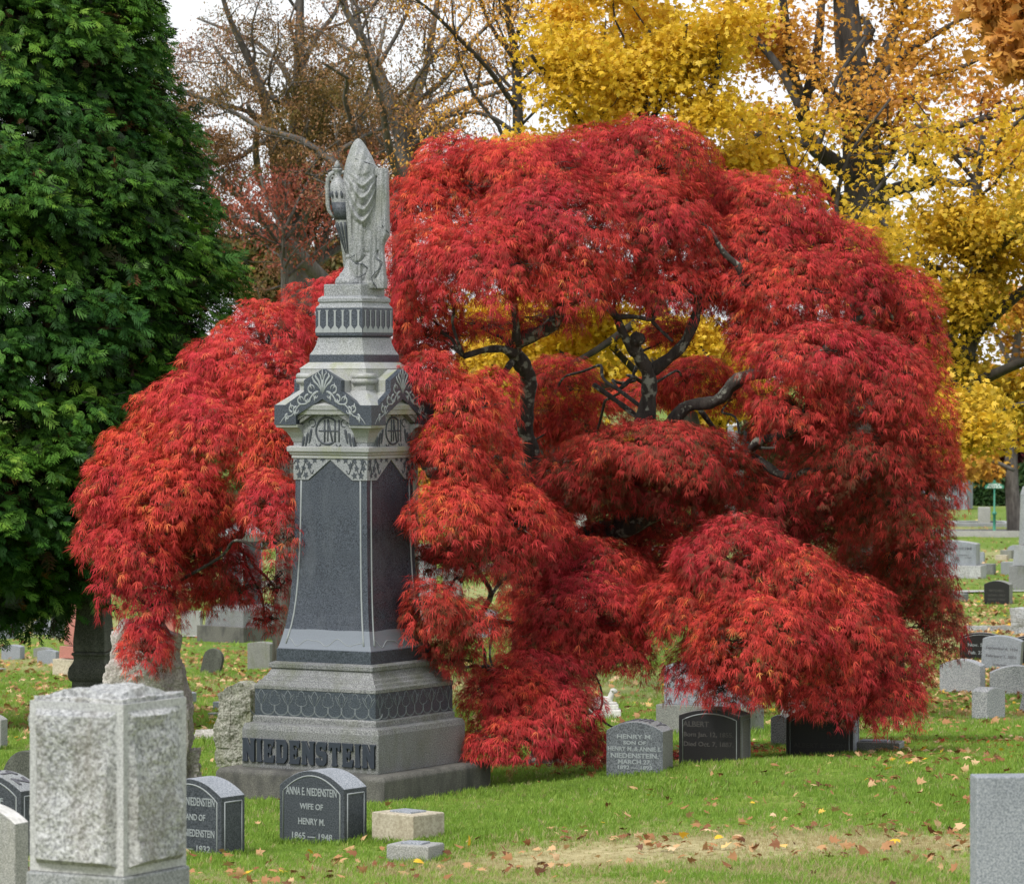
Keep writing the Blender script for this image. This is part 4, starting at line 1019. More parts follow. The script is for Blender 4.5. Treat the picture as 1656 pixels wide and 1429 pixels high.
rock("rough_gravestone", 1634, 1690, 984, 1026, "rough-faced mottled grey stone at the right edge above the low stone edging", ROUGH, dep=.4, amp=.03, freq=5, seed=21, cat="gravestone", group=GRP, taper=lambda z: 1, res=40)
rock("stone_edging", 1560, 1640, 1012, 1021, "low grey stone edging behind the black dated stone", ROUGH, dep=.10, amp=.02, freq=5, seed=22, cat="edging", taper=lambda z: 1, res=50)
block(1524, 1566, 959, 973, "low flat grey slab at the tree's right side, left of the squat dark stone", LIGHTD, cap=False, name="flat_marker", tw=.5)
def heim():
    stone(1478, 1585, 873, 934, "wide family stone with a lettered panel and rock-faced sides, at the tree's right", BLUE, style='arc', phi=-18, tw=.32, rise=.05, sidemat=ROUGH, topmat=ROUGH,
          base=(.32, 1.18, ROUGH), lmat=LETK, lines=[("OPPENSHEIM", (.80, .10), .10, .66), ("JOSEPH", (.63, .28), .045, .2), ("1878 — 1934", (.57, .27), .045, .3)])
heim()
for a in [(1583, 1593, 892, 912, "little upright beside the lettered family stone", BLUE, 'arc', .8), (1584, 1611, 911, 929, "low weathered block right of the lettered family stone", LIGHTD, 'flat', .7),
          (1617, 1640, 889, 903, "small mossy block farther off near the right edge", SIDE, 'flat', .8), (1628, 1652, 881, 898, "pale rounded stone by the path at the right edge", BLUE, 'round', .4),
          (1609, 1632, 897, 905, "tiny brownish block in front of the small mossy one", BEIGE, 'flat', .8), (1618, 1662, 908, 930, "wide light base block beneath the tall pale pillar", LIGHT, 'flat', .6)]:
    stone(a[0], a[1], a[2], a[3], a[4], a[5], style=a[6], tw=a[7], phi=-22)
obelisk("pillar_monument", 1660, 100, [(786, 800, 6, 11, "cap", LIGHT), (800, 880, 10, 13, "shaft", LIGHT), (881, 914, 20, 23, "die", LIGHT), (914.5, None, 29, 30, "base", LIGHTD)], LIGHT, "tall pale pillar monument cut by the right edge, near the road")
obelisk("pointed_pillar", 1186, 165, [(677, 688, .6, 11, "pyramid_cap", MARBLE), (688.4, 760, 9.4, 10.6, "shaft", LIGHT), (760.5, None, 17, 18, "base", LIGHTD)], LIGHT, "pale fluted pillar with a pyramid cap, glimpsed between the red boughs")
def mausoleum():
    d = 188.0; S = F / d; X = (1535 - 828) / S; gz = float(H(X, d)); z = lambda y: -(y - HY) / S
    root = empty("mausoleum", (X, d + 2, 0), "grey stone mausoleum with stepped base and pediment beyond the road, at the red tree's right", "mausoleum", rz=R(-14))
    V, Fc = box_vf(-1.15, 1.15, -1.3, 1.3, gz - .3, z(772)); from_py("wall", V, Fc, BLUE, root, bevel=.03)
    for q in range(4):
        xx = -1.12 + q * .7467
        V, Fc = box_vf(xx - .13, xx + .13, -1.52, -1.303, gz - .2, z(775)); from_py("pilaster", V, Fc, BLUE, root, bevel=.02)
    V, Fc = box_vf(-1.35, 1.35, -1.6, 1.5, z(772) + .003, z(764)); from_py("cornice", V, Fc, LIGHT, root, bevel=.03)
    V = [(-1.35, -1.6, z(764) + .003), (1.35, -1.6, z(764) + .003), (0, -1.6, z(748)), (-1.35, 1.5, z(764) + .003), (1.35, 1.5, z(764) + .003), (0, 1.5, z(748))]
    from_py("roof", V, [[0, 1, 2], [5, 4, 3], [0, 2, 5, 3], [1, 4, 5, 2], [0, 3, 4, 1]], LIGHT, root)
    V, Fc = box_vf(-.25, .25, -1.36, -1.305, gz, z(788)); from_py("door", V, Fc, OLD, root)
    for q in range(3):
        V, Fc = box_vf(-1.5, .3, -2.6 + q * .36 - .0, -1.65, gz - .3 + q * .003, gz + .22 + q * .22); from_py("step", V, Fc, LIGHTD, root, bevel=.02)
mausoleum()
def curb_plot():
    d = 160; S = F / d; X = (1592 - 828) / S; gz = float(H(X, d))
    root = empty("kerbed_plot", (X, d + .5, gz), "kerbed family plot with a short grey upright at its back, beyond the road at right", "grave plot")
    for (a, b, c_, e) in [(-1.2, 1.1, -.9, -.68), (-1.2, 1.1, 1.6, 1.8), (-1.2, -.98, -.679, 1.599), (.88, 1.1, -.679, 1.599)]:
        V, Fc = box_vf(a, b, c_, e, -.3, .16 + (0.001 if c_ > -.7 else 0)); from_py("kerb", V, Fc, LIGHT, root, bevel=.02)
    V, Fc = box_vf(-.05, .42, 1.0, 1.35, -.2, .72); from_py("upright", V, Fc, GREY, root, bevel=.03)
curb_plot()
GREENP = plain("green_painted_iron", (0.03, 0.20, 0.13), 0.45, 0.5)
WHITEP = plain("white_sign_paint", (0.62, 0.68, 0.66), 0.5)
def sign_post(px, d, label, ytop, yb):
    S = F / d; X = (px - 828) / S; gz = float(H(X, d)); gz = min(gz, -(yb - HY) / S); z1 = -(ytop - HY) / S; h = z1 - gz
    root = empty("road_sign", (X, d, gz), label, "sign", "green cast road signs by the drive")
    V, Fc = lathe([(.10, 0), (.10, .08), (.055, .12), (.05, h * .38), (.085, h * .39), (.085, h * .43), (.035, h * .45), (.03, h * .84)], 12); from_py("post", V, Fc, GREENP, root, smooth=True)
    w_ = .34
    pts = [(-w_, h * .85), (w_, h * .85), (w_ * 1.0, h * .90), (w_ * .6, h * .94), (0.06, h * .955), (.03, h * 1.0), (-.03, h * 1.0), (-.06, h * .955), (-w_ * .6, h * .94), (-w_, h * .90)]
    slab("sign_plate", pts, .06, GREENP, root, bevel=.005)
    text_mesh("sign_lettering", "MAPLE", h * .05, .42, WHITEP, root, Matrix.Translation((0, -.033, h * .915)) @ Matrix.Rotation(R(90), 4, 'X'), offset=.004)
    text_mesh("sign_lettering", "AVENUE", h * .05, .56, WHITEP, root, Matrix.Translation((0, -.033, h * .873)) @ Matrix.Rotation(R(90), 4, 'X'), offset=.004)
sign_post(1608, 148, "green cast-iron sign post standing clear at the road edge, at right", 776, 864)
sign_post(1530, 150, "green cast-iron sign post half hidden by the red tree's right side", 796, 870)
# ------------------------------------------------------------------ vegetation helpers
def unit(a): return a / (np.linalg.norm(a, axis=-1, keepdims=True) + 1e-9)
def scatter(name, tv, tf, pos, axis, nrm, size, rnd, mat, parent=None, lens=None):
    """copies of a leaf template (x = across, y = along the axis, z = normal) at pos, as one mesh"""
    n = len(pos); k = len(tv); tv = np.array(tv, float); tf = np.array(tf)
    ax = unit(axis); xs = unit(np.cross(ax, nrm)); zs = np.cross(xs, ax)
    s = np.asarray(size, float)[:, None, None]
    V = pos[:, None, :] + s * (tv[None, :, 0:1] * xs[:, None, :] + tv[None, :, 1:2] * ax[:, None, :] + tv[None, :, 2:3] * zs[:, None, :])
    Fc = (tf[None] + (np.arange(n) * k)[:, None, None]).reshape(-1, tf.shape[1])
    return V.reshape(-1, 3), Fc, np.repeat(rnd, k)
def scatter_many(name, temps, pos, axis, nrm, size, rnd, mat, parent=None):
    VV = []; FF = []; RR = []; b = 0; pick = RNG.integers(0, len(temps), len(pos))
    for q, (tv, tf) in enumerate(temps):
        m = pick == q
        if not m.any(): continue
        V, Fc, r = scatter(name, tv, tf, pos[m], axis[m], nrm[m], size[m], rnd[m], mat)
        VV.append(V); FF.append(Fc + b); RR.append(r); b += len(V)
    return from_np(name, np.concatenate(VV), np.concatenate(FF), 4, mat, parent, rnd=np.concatenate(RR))
def fan(n, spread, wid, seed, droop=.15, lens=(0.6, 1.0), base=0.0):
    """n slender lobes radiating from the leaf's stalk: one kite-shaped quad each"""
    rr = random.Random(seed); V = []; Fc = []
    for i in range(n):
        t = (i / (n - 1) - .5) * 2 if n > 1 else 0
        a = t * spread + rr.uniform(-.12, .12); L = rr.uniform(*lens) * (1 - .35 * abs(t)); wv = wid * rr.uniform(.8, 1.2)
        c, s = math.cos(a), math.sin(a); z1 = rr.uniform(-.05, .08); z2 = -droop * rr.uniform(.4, 1.6)
        k = len(V)
        for (u, v, z) in ((0, base, 0), (-wv, base + L * .45, z1), (0, base + L, z2), (wv, base + L * .45, z1)):
            V.append((u * c + v * s, v * c - u * s, z))
        Fc.append([k, k + 1, k + 2, k + 3])
    return V, Fc
def rand_dirs(n, zmin=-1.0):
    z = RNG.uniform(zmin, 1, n); a = RNG.uniform(0, 2 * math.pi, n); r = np.sqrt(1 - z * z)
    return np.stack([r * np.cos(a), r * np.sin(a), z], -1)
def crook(a, b, n=7, amp=.12, sag=0.0, seed=None):
    """a crooked line between two points"""
    rr = np.random.default_rng(seed); a = np.array(a, float); b = np.array(b, float); L = np.linalg.norm(b - a)
    t = np.linspace(0, 1, n)[:, None]; p = a + (b - a) * t
    j = rr.normal(0, amp * L * .35, (n, 3)); j[0] = j[-1] = 0
    p = p + j; p[:, 2] += sag * L * 4 * (t * (1 - t))[:, 0]
    return p

def soft(p, k=3):
    t = np.arange(len(p)); tt = np.linspace(0, len(p) - 1, (len(p) - 1) * k + 1)
    q = np.stack([np.interp(tt, t, p[:, i]) for i in range(3)], -1)
    for _ in range(3): q[1:-1] = (q[:-2] + 2 * q[1:-1] + q[2:]) / 4
    return q
# ------------------------------------------------------------------ the red laceleaf maple
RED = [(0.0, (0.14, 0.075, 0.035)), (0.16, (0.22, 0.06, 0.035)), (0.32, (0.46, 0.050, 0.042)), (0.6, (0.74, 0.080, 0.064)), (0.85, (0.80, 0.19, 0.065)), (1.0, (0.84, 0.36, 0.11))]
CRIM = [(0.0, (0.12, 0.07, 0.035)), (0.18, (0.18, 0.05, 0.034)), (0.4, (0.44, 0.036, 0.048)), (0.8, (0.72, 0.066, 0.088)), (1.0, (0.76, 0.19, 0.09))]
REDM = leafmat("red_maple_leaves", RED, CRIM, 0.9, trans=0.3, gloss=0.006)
TWIG = barkmat("red_maple_bark", (0.018, 0.014, 0.012), (0.055, 0.045, 0.038), 22, moss=(0.22, 0.23, 0.19))
def red_maple():
    gz = float(H((885 - 828) * 35.6 / F, 35.6))
    root = empty("japanese_maple", P(885, 1245, 35.6), "wide weeping laceleaf maple, fiery red, spreading behind and beside the tall monument", "tree")
    root.location.z = gz; o0 = np.array(root.location)
    # mounds: centre px, centre row, half width px, half height px, distance
    pads = [
     (745, 290, 80, 75, 35.0), (700, 345, 75, 85, 34.6), (845, 300, 120, 85, 34.6), (960, 275, 95, 70, 35.4), (1055, 262, 90, 72, 35.2), (900, 370, 115, 85, 34.0),
     (1040, 360, 105, 90, 34.8), (1110, 420, 70, 95, 35.0), (705, 430, 78, 75, 33.8), (790, 430, 95, 80, 33.6), (900, 455, 90, 60, 33.9), (690, 500, 55, 48, 34.4), (1060, 470, 90, 48, 34.8),
     (1165, 330, 75, 62, 35.8), (1255, 345, 95, 72, 35.6), (1215, 400, 75, 55, 35.2), (1335, 410, 85, 58, 35.6), (1270, 465, 95, 62, 34.9), (1370, 470, 70, 60, 35.3), (1235, 520, 60, 45, 34.9),
     (1450, 490, 66, 60, 35.8), (1470, 555, 55, 60, 35.8), (1310, 580, 105, 58, 34.0), (1400, 620, 100, 80, 34.2), (1290, 660, 75, 55, 34.0), (1480, 690, 65, 100, 35.0), (1380, 730, 90, 70, 34.3),
     (1505, 770, 52, 75, 35.2), (1440, 810, 85, 85, 34.8), (1350, 830, 70, 70, 35.3), (1480, 900, 62, 95, 35.6), (1495, 1000, 60, 85, 36.0), (1420, 930, 80, 90, 36.4), (1290, 800, 60, 55, 35.8),
     (1060, 735, 130, 55, 34.2), (960, 770, 90, 50, 34.6), (1150, 770, 85, 52, 34.6), (1220, 810, 80, 45, 34.8), (1040, 800, 110, 40, 35.0), (1010, 845, 60, 30, 35.6), (1110, 850, 80, 45, 36.2),
     (1190, 905, 95, 68, 33.2), (1270, 940, 90, 72, 33.2), (1140, 985, 90, 80, 33.4), (1230, 1030, 105, 80, 32.9), (1350, 1010, 95, 85, 33.4), (1420, 1080, 75, 85, 33.8), (1330, 1090, 80, 60, 33.3), (1150, 1080, 70, 50, 33.6),
     (960, 920, 80, 55, 34.4), (950, 985, 100, 60, 33.8), (1020, 1000, 65, 55, 34.2), (905, 1040, 80, 55, 33.8), (985, 1055, 70, 45, 33.8), (860, 1005, 50, 70, 35.2),
     (690, 610, 52, 42, 32.3), (735, 660, 72, 62, 32.4), (790, 640, 50, 45, 33.2), (720, 735, 62, 62, 32.3), (780, 760, 72, 70, 32.8), (735, 830, 72, 55, 32.0), (820, 840, 72, 66, 32.7), (780, 900, 85, 45, 32.7), (870, 870, 55, 60, 33.8),
     (700, 900, 50, 50, 32.8), (700, 985, 50, 55, 32.0), (745, 1010, 65, 48, 32.2), (725, 1065, 45, 40, 32.4), (850, 930, 50, 55, 34.4),
     (860, 1095, 90, 45, 33.2), (820, 1130, 70, 50, 32.8), (880, 1150, 85, 55, 32.9), (840, 1190, 85, 42, 32.6), (930, 1200, 55, 35, 33.4), (795, 1205, 40, 28, 32.4),
     (500, 520, 70, 60, 34.6), (555, 470, 45, 32, 35.0), (430, 550, 80, 60, 34.0), (370, 610, 85, 70, 33.6), (450, 640, 80, 75, 33.4), (300, 665, 75, 62, 33.4), (350, 710, 90, 70, 33.0), (240, 730, 72, 58, 33.4),
     (430, 730, 60, 70, 32.9), (200, 790, 66, 62, 33.3), (280, 800, 80, 70, 32.9), (170, 860, 44, 62, 33.3), (230, 890, 66, 70, 33.0), (330, 840, 60, 55, 33.2), (440, 810, 50, 55, 32.3), (455, 870, 34, 45, 32.1),
     (190, 950, 34, 55, 33.2), (250, 975, 46, 62, 33.1), (350, 910, 55, 42, 33.5), (235, 1045, 40, 50, 33.1), (300, 900, 46, 50, 33.6), (390, 950, 40, 32, 33.6), (448, 945, 30, 58, 33.8), (430, 1000, 26, 32, 34.0),
     (1320, 1125, 62, 45, 33.2), (1425, 1135, 66, 45, 33.6), (1200, 1110, 60, 40, 33.1), (1060, 900, 75, 50, 35.6), (1015, 940, 55, 50, 35.3), (1290, 860, 80, 60, 35.6), (1090, 960, 60, 60, 35.0), (880, 810, 55, 60, 35.4), (915, 870, 60, 40, 35.2), (330, 960, 60, 30, 34.0),
     (1270, 545, 90, 45, 36.4), (1370, 560, 70, 50, 36.2), (1180, 470, 60, 60, 36.2), (1280, 700, 70, 50, 36.4),
     (690, 570, 55, 40, 35.2), (655, 470, 40, 50, 35.2), (1080, 540, 40, 24, 36.0),
     (700, 540, 60, 30, 34.6), (790, 530, 70, 26, 34.8), (880, 520, 60, 22, 34.8), (650, 520, 32, 40, 34.8), (1000, 440, 60, 40, 35.2),
     # behind, seen through the gaps
     (900, 620, 60, 45, 36.8), (950, 690, 70, 55, 37.0), (1120, 610, 60, 34, 37.0), (1050, 640, 60, 30, 37.4), (880, 690, 45, 40, 37.0), (1180, 640, 40, 36, 37.2), (820, 700, 45, 45, 36.8),
    ]
    # wood traced from the photograph
    def tr(pts, rad, d0, d1=None):
        d1 = d1 or d0; n = len(pts)
        q = np.array([P(x, y, d0 + (d1 - d0) * i / (n - 1)) for i, (x, y) in enumerate(pts)])
        # smooth
        t = np.arange(n); tt = np.linspace(0, n - 1, (n - 1) * 4 + 1)
        qq = np.stack([np.interp(tt, t, q[:, k]) for k in range(3)], -1)
        for _ in range(2): qq[1:-1] = (qq[:-2] + 2 * qq[1:-1] + qq[2:]) / 4
        rr = np.interp(tt, np.linspace(0, n - 1, len(rad)), rad) * d0 / F / 2
        rr = rr * (1 + .10 * np.sin(tt * 5.1) + .05 * np.sin(tt * 11))
        return qq, rr
    trunk = [tr([(882, 1262), (884, 1210), (888, 1150), (884, 1090), (896, 1020), (915, 950), (940, 890), (965, 862)], [64, 48, 42, 42, 40, 40], 35.6, 35.4),
             tr([(965, 862), (1000, 858), (1030, 800), (1045, 745), (1042, 690)], [38, 34, 34, 36], 35.4, 34.9)]
    bl = [
     tr([(900, 1010), (870, 930), (862, 840), (866, 770), (857, 722), (847, 690), (854, 640), (855, 605), (838, 580), (826, 562), (845, 547), (880, 535), (908, 512), (900, 470)], [34, 30, 28, 26, 27, 26, 22, 16], 35.5, 34.4),
     tr([(832, 572), (812, 563), (785, 565), (750, 576)], [15, 12, 9], 34.5, 34.2), tr([(828, 585), (812, 608), (795, 622)], [11, 7], 34.6, 34.3),
     tr([(836, 555), (833, 510), (828, 465), (838, 430), (836, 390), (850, 372)], [14, 11, 9, 8], 34.6, 34.3), tr([(838, 392), (868, 378), (885, 362), (902, 345)], [8, 4], 34.3, 33.9), tr([(836, 400), (826, 375), (818, 356)], [7, 4], 34.3, 34.1), tr([(838, 390), (850, 360), (856, 338)], [6, 3], 34.3, 34.1),
     tr([(1042, 690), (1050, 640), (1050, 605), (1036, 580), (1024, 562), (1028, 548), (1037, 548)], [34, 26, 22, 22, 24, 20], 34.9, 34.6),
     tr([(1026, 572), (1008, 540), (998, 515), (988, 500), (972, 494)], [16, 13, 12, 11], 34.7, 34.5), tr([(976, 496), (978, 450), (985, 412), (978, 400)], [12, 8], 34.5, 34.3), tr([(996, 512), (1030, 512), (1052, 518), (1060, 512)], [9, 5], 34.5, 34.4),
     tr([(1050, 602), (1085, 577), (1108, 555), (1125, 515), (1130, 480)], [22, 18, 17, 14], 34.9, 34.7), tr([(1055, 520), (1072, 538), (1088, 552)], [6, 5], 34.6, 34.6),
     tr([(1060, 720), (1085, 683), (1110, 655), (1150, 652), (1172, 640), (1185, 618), (1215, 605), (1260, 600), (1330, 570)], [28, 22, 20, 20, 22, 18, 12], 34.9, 34.5),
     tr([(1150, 655), (1185, 630), (1210, 612)], [10, 8], 34.9, 34.8), 
     tr([(1000, 860), (1100, 810), (1180, 760), (1208, 736), (1226, 712), (1256, 706), (1300, 690)], [30, 22, 20, 16, 14, 10], 35.2, 34.0),
     tr([(1212, 738), (1238, 750), (1255, 765), (1280, 772), (1300, 762), (1328, 758), (1380, 740)], [17, 14, 13, 10, 8], 34.6, 34.0),
     tr([(1165, 475), (1185, 470), (1200, 450), (1195, 430), (1172, 412), (1160, 392)], [14, 13, 13, 10, 8], 34.8, 34.6), tr([(1130, 500), (1150, 480), (1168, 474)], [14, 12], 34.8, 34.8), tr([(1195, 432), (1215, 415), (1240, 380), (1280, 360)], [9, 5], 34.8, 35.2),
     tr([(1330, 570), (1370, 520), (1430, 500)], [12, 7], 34.6, 35.4), tr([(1330, 570), (1400, 600), (1460, 640), (1490, 720), (1500, 800)], [12, 10, 7], 34.5, 35.0),
     tr([(960, 622), (1000, 650), (1028, 672)], [8, 9], 35.2, 35.0), tr([(1000, 630), (1040, 660)], [6, 7], 35.3, 35.0), tr([(1133, 664), (1160, 700), (1192, 745)], [9, 6], 35.0, 35.3),
     tr([(915, 950), (840, 900), (760, 830), (700, 760), (640, 700), (560, 640), (500, 610), (430, 640), (370, 680), (300, 740), (250, 800)], [34, 28, 24, 22, 18, 12], 35.5, 33.6),
     tr([(500, 610), (420, 720), (400, 820), (392, 868), (370, 886), (335, 892)], [14, 11, 9, 8, 5], 34.4, 33.4), tr([(390, 860), (330, 910), (292, 938), (282, 950), (272, 985)], [8, 6, 5, 3], 33.5, 33.2), tr([(292, 938), (276, 942), (268, 956)], [4, 2], 33.2, 33.1),
     tr([(700, 760), (560, 560), (500, 540)], [16, 10], 35, 34.6), tr([(905, 1000), (950, 1010), (1050, 1000), (1150, 1000), (1250, 1030), (1350, 1060)], [24, 20, 16, 10], 35.3, 33.6),
     tr([(888, 1080), (920, 1100), (960, 1150), (982, 1172), (1005, 1180)], [6, 5, 4, 2], 33.6, 33.5), tr([(960, 1165), (975, 1140), (972, 1110), (962, 1090)], [4, 3], 33.5, 33.5),
     tr([(900, 1010), (830, 1010), (770, 1000), (800, 960), (770, 920)], [14, 10, 7], 34.6, 33.0), tr([(800, 1000), (790, 1060), (800, 1085)], [5, 3], 33.2, 33.0), tr([(884, 1120), (850, 1150), (830, 1170)], [12, 6], 34.5, 33.2),
     tr([(930, 900), (945, 870), (960, 850), (930, 862), (945, 885)], [10, 10, 7], 35.2, 35.1),
    ]
    TR = [(q - o0, r) for q, r in trunk]; V, Fc = tubes(TR, 12); from_np("trunk", V, Fc, 4, TWIG, root, smooth=True)
    BR = [(q - o0, r) for q, r in bl]; V, Fc = tubes(BR, 9); from_np("branch", V, Fc, 4, TWIG, root, smooth=True)
    skel = np.concatenate([q for q, r in trunk + bl])
    pos = []; axs = []; nrs = []; rn = []; sz = []; tw = []
    for pi, (cx, cy, rx, ry, d) in enumerate(pads):
        thin = 1.0 if not (650 < cx < 760 and 880 < cy < 960) and not (cx < 200 and cy > 940) and not (cx > 370 and cx < 470 and cy > 860) and not (cy in (540, 530, 520, 440) and cx < 1001) else .42
        c = np.array(P(cx, cy + ry * .12, d)); a = rx * 1.08 * d / F; h = ry * 1.12 * d / F; b = a * .85
        rr = np.random.default_rng(pi)
        # a crooked branch from the nearest wood
        k = np.argmin(((skel - c) ** 2).sum(1) + 0.4 * np.maximum(0, skel[:, 2] - c[2]))
        lb = soft(crook(skel[k], c + np.array([0, 0, -.1 * h]), 7, .13, .06, pi)); tw.append((lb - o0, np.linspace(.017, .009, len(lb))))
        nsub = 16; hue = .55 if cx < 560 else (.47 if cx < 860 else .42)
        # boughs in some lower and inner parts of the crown get a browner hue
        if (655 < cx < 800 and cy > 860 and cy < 1080) or (1400 < cx < 1520 and 860 < cy < 1050) or (940 < cx < 1240 and 730 < cy < 870) or (300 < cx < 480 and cy > 830) or (1260 < cx < 1460 and 690 < cy < 870): hue -= .15
        # boughs radiating under the dome
        for s in range(10):
            an = rr.uniform(0, 2 * math.pi); z = rr.uniform(-.1, .7); q = math.sqrt(1 - z * z)
            cs = c + np.array([a * q * math.cos(an), b * q * math.sin(an), h * z]) * .72
            tl = crook(lb[-1], cs, 6, .16, .12); tw.append((tl - o0, np.linspace(.010, .004, 6)))
            for g in range(5):
                dd = unit(np.array([rr.normal(), rr.normal(), rr.uniform(-.9, .3)]))
                tw.append((crook(cs, cs + dd * np.array([a, b, h]) * .38, 5, .2, -.06) - o0, np.linspace(.0036, .0014, 5)))
        ph = rr.uniform(0, 6, 9)
        area = 4.2 * a * h + 2.2 * a * a
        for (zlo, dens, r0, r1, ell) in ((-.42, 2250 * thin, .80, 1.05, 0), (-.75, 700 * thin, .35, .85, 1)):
            n = int(area * dens) + 8
            D = rand_dirs(n, zlo)
            lump = (np.sin(4.3 * D[:, 0] + ph[0]) * np.sin(4.1 * D[:, 1] + ph[1]) + np.sin(5.7 * D[:, 2] + 3.1 * D[:, 0] + ph[2]) * .8 + np.sin(9.1 * D[:, 0] + ph[3]) * np.sin(8.3 * D[:, 2] + 6 * D[:, 1] + ph[4]) * .7)
            keep = lump > -1.3 + RNG.uniform(0, .6, n) * (1 if ell == 0 else 0)
            edge = (D[:, 2] < -.05) & (RNG.random(n) < .5); keep &= ~edge
            D = D[keep]; lump = lump[keep]; n = len(D)
            rad = RNG.uniform(r0, r1, n) + .085 * lump
            p = c + D * np.array([a, b, h]) * rad[:, None]
            low = np.clip(.35 - D[:, 2], 0, 1); p[:, 2] -= RNG.random(n) ** 1.6 * low * .42 * h * (1 + .5 * lump)
            hz = D.copy(); hz[:, 2] = 0; hz = unit(hz)
            fall = np.clip(1.15 - D[:, 2], .15, 1.5)[:, None]
            ax = unit(hz * RNG.uniform(.7, 1.1, (n, 1)) * (1.25 - .35 * fall) + np.array([0, 0, -1]) * fall * RNG.uniform(.6, 1.1, (n, 1)) + RNG.normal(0, .2, (n, 3)))
            nr = unit(D * np.array([1, 1, 1.2]) + np.array([0, 0, .35]) + RNG.normal(0, .32, (n, 3)))
            pos.append(p); axs.append(ax); nrs.append(nr)
            rn.append(np.clip(RNG.normal(hue - (.22 if ell else 0), .2, n), 0, 1)); sz.append(RNG.uniform(.06, .125, n) * (.8 if ell else 1))  # inner leaves are browner, with the crown's inner shade put into their colour
    V, Fc = tubes(tw, 4); from_np("twigs", V, Fc, 4, TWIG, root)
    pos = np.concatenate(pos); 
    T = [fan(6, .85, .025, s_, .16, lens=(.5, 1.15)) for s_ in range(4)] + [fan(6, .6, .025, s_ + 50, .2, lens=(.5, 1.2)) for s_ in range(3)]
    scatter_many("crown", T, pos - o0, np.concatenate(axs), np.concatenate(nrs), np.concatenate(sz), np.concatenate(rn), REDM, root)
    print("red leaves", len(pos))
red_maple()

# ------------------------------------------------------------------ evergreen at the left
def frond(seed):
    """flat feathery spray: a rib with side blades, tips drooping"""
    rr = random.Random(seed); V = []; Fc = []
    def blade(x0, y0, a, L, wv, z0):
        k = len(V); c, s = math.cos(a), math.sin(a)
        for (u, v, z) in ((0, 0, 0), (-wv, L * .4, .03), (0, L, -.22 * L), (wv, L * .4, .03)): V.append((x0 + u * c + v * s, y0 + v * c - u * s, z0 + z))
        Fc.append([k, k + 1, k + 2, k + 3])
    blade(0, 0, 0, 1.1, .06, 0)
    for i in range(5):
        y = .08 + i * .19; L = (.62 - abs(i - 1.5) * .10) * rr.uniform(.75, 1.2)
        for sg in (-1, 1): blade(0, y, sg * rr.uniform(.6, .95), L, .065, -.05 * y * y * 2)
    return V, Fc
EVG = leafmat("evergreen_sprays", [(0, (0.018, 0.05, 0.008)), (.4, (0.05, 0.135, 0.016)), (.75, (0.115, 0.25, 0.026)), (1, (0.23, 0.37, 0.05))], [(0, (0.014, 0.055, 0.012)), (.5, (0.045, 0.14, 0.025)), (1, (0.14, 0.27, 0.04))], .9, trans=.25)
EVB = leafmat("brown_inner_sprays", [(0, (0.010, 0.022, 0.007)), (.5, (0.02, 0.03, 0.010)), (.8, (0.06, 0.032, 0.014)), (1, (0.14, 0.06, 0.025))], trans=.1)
BRK = barkmat("grey_brown_bark", (0.05, 0.043, 0.038), (0.15, 0.135, 0.12), 9)
DBRK = barkmat("dark_bark", (0.022, 0.019, 0.017), (0.075, 0.065, 0.055), 9)
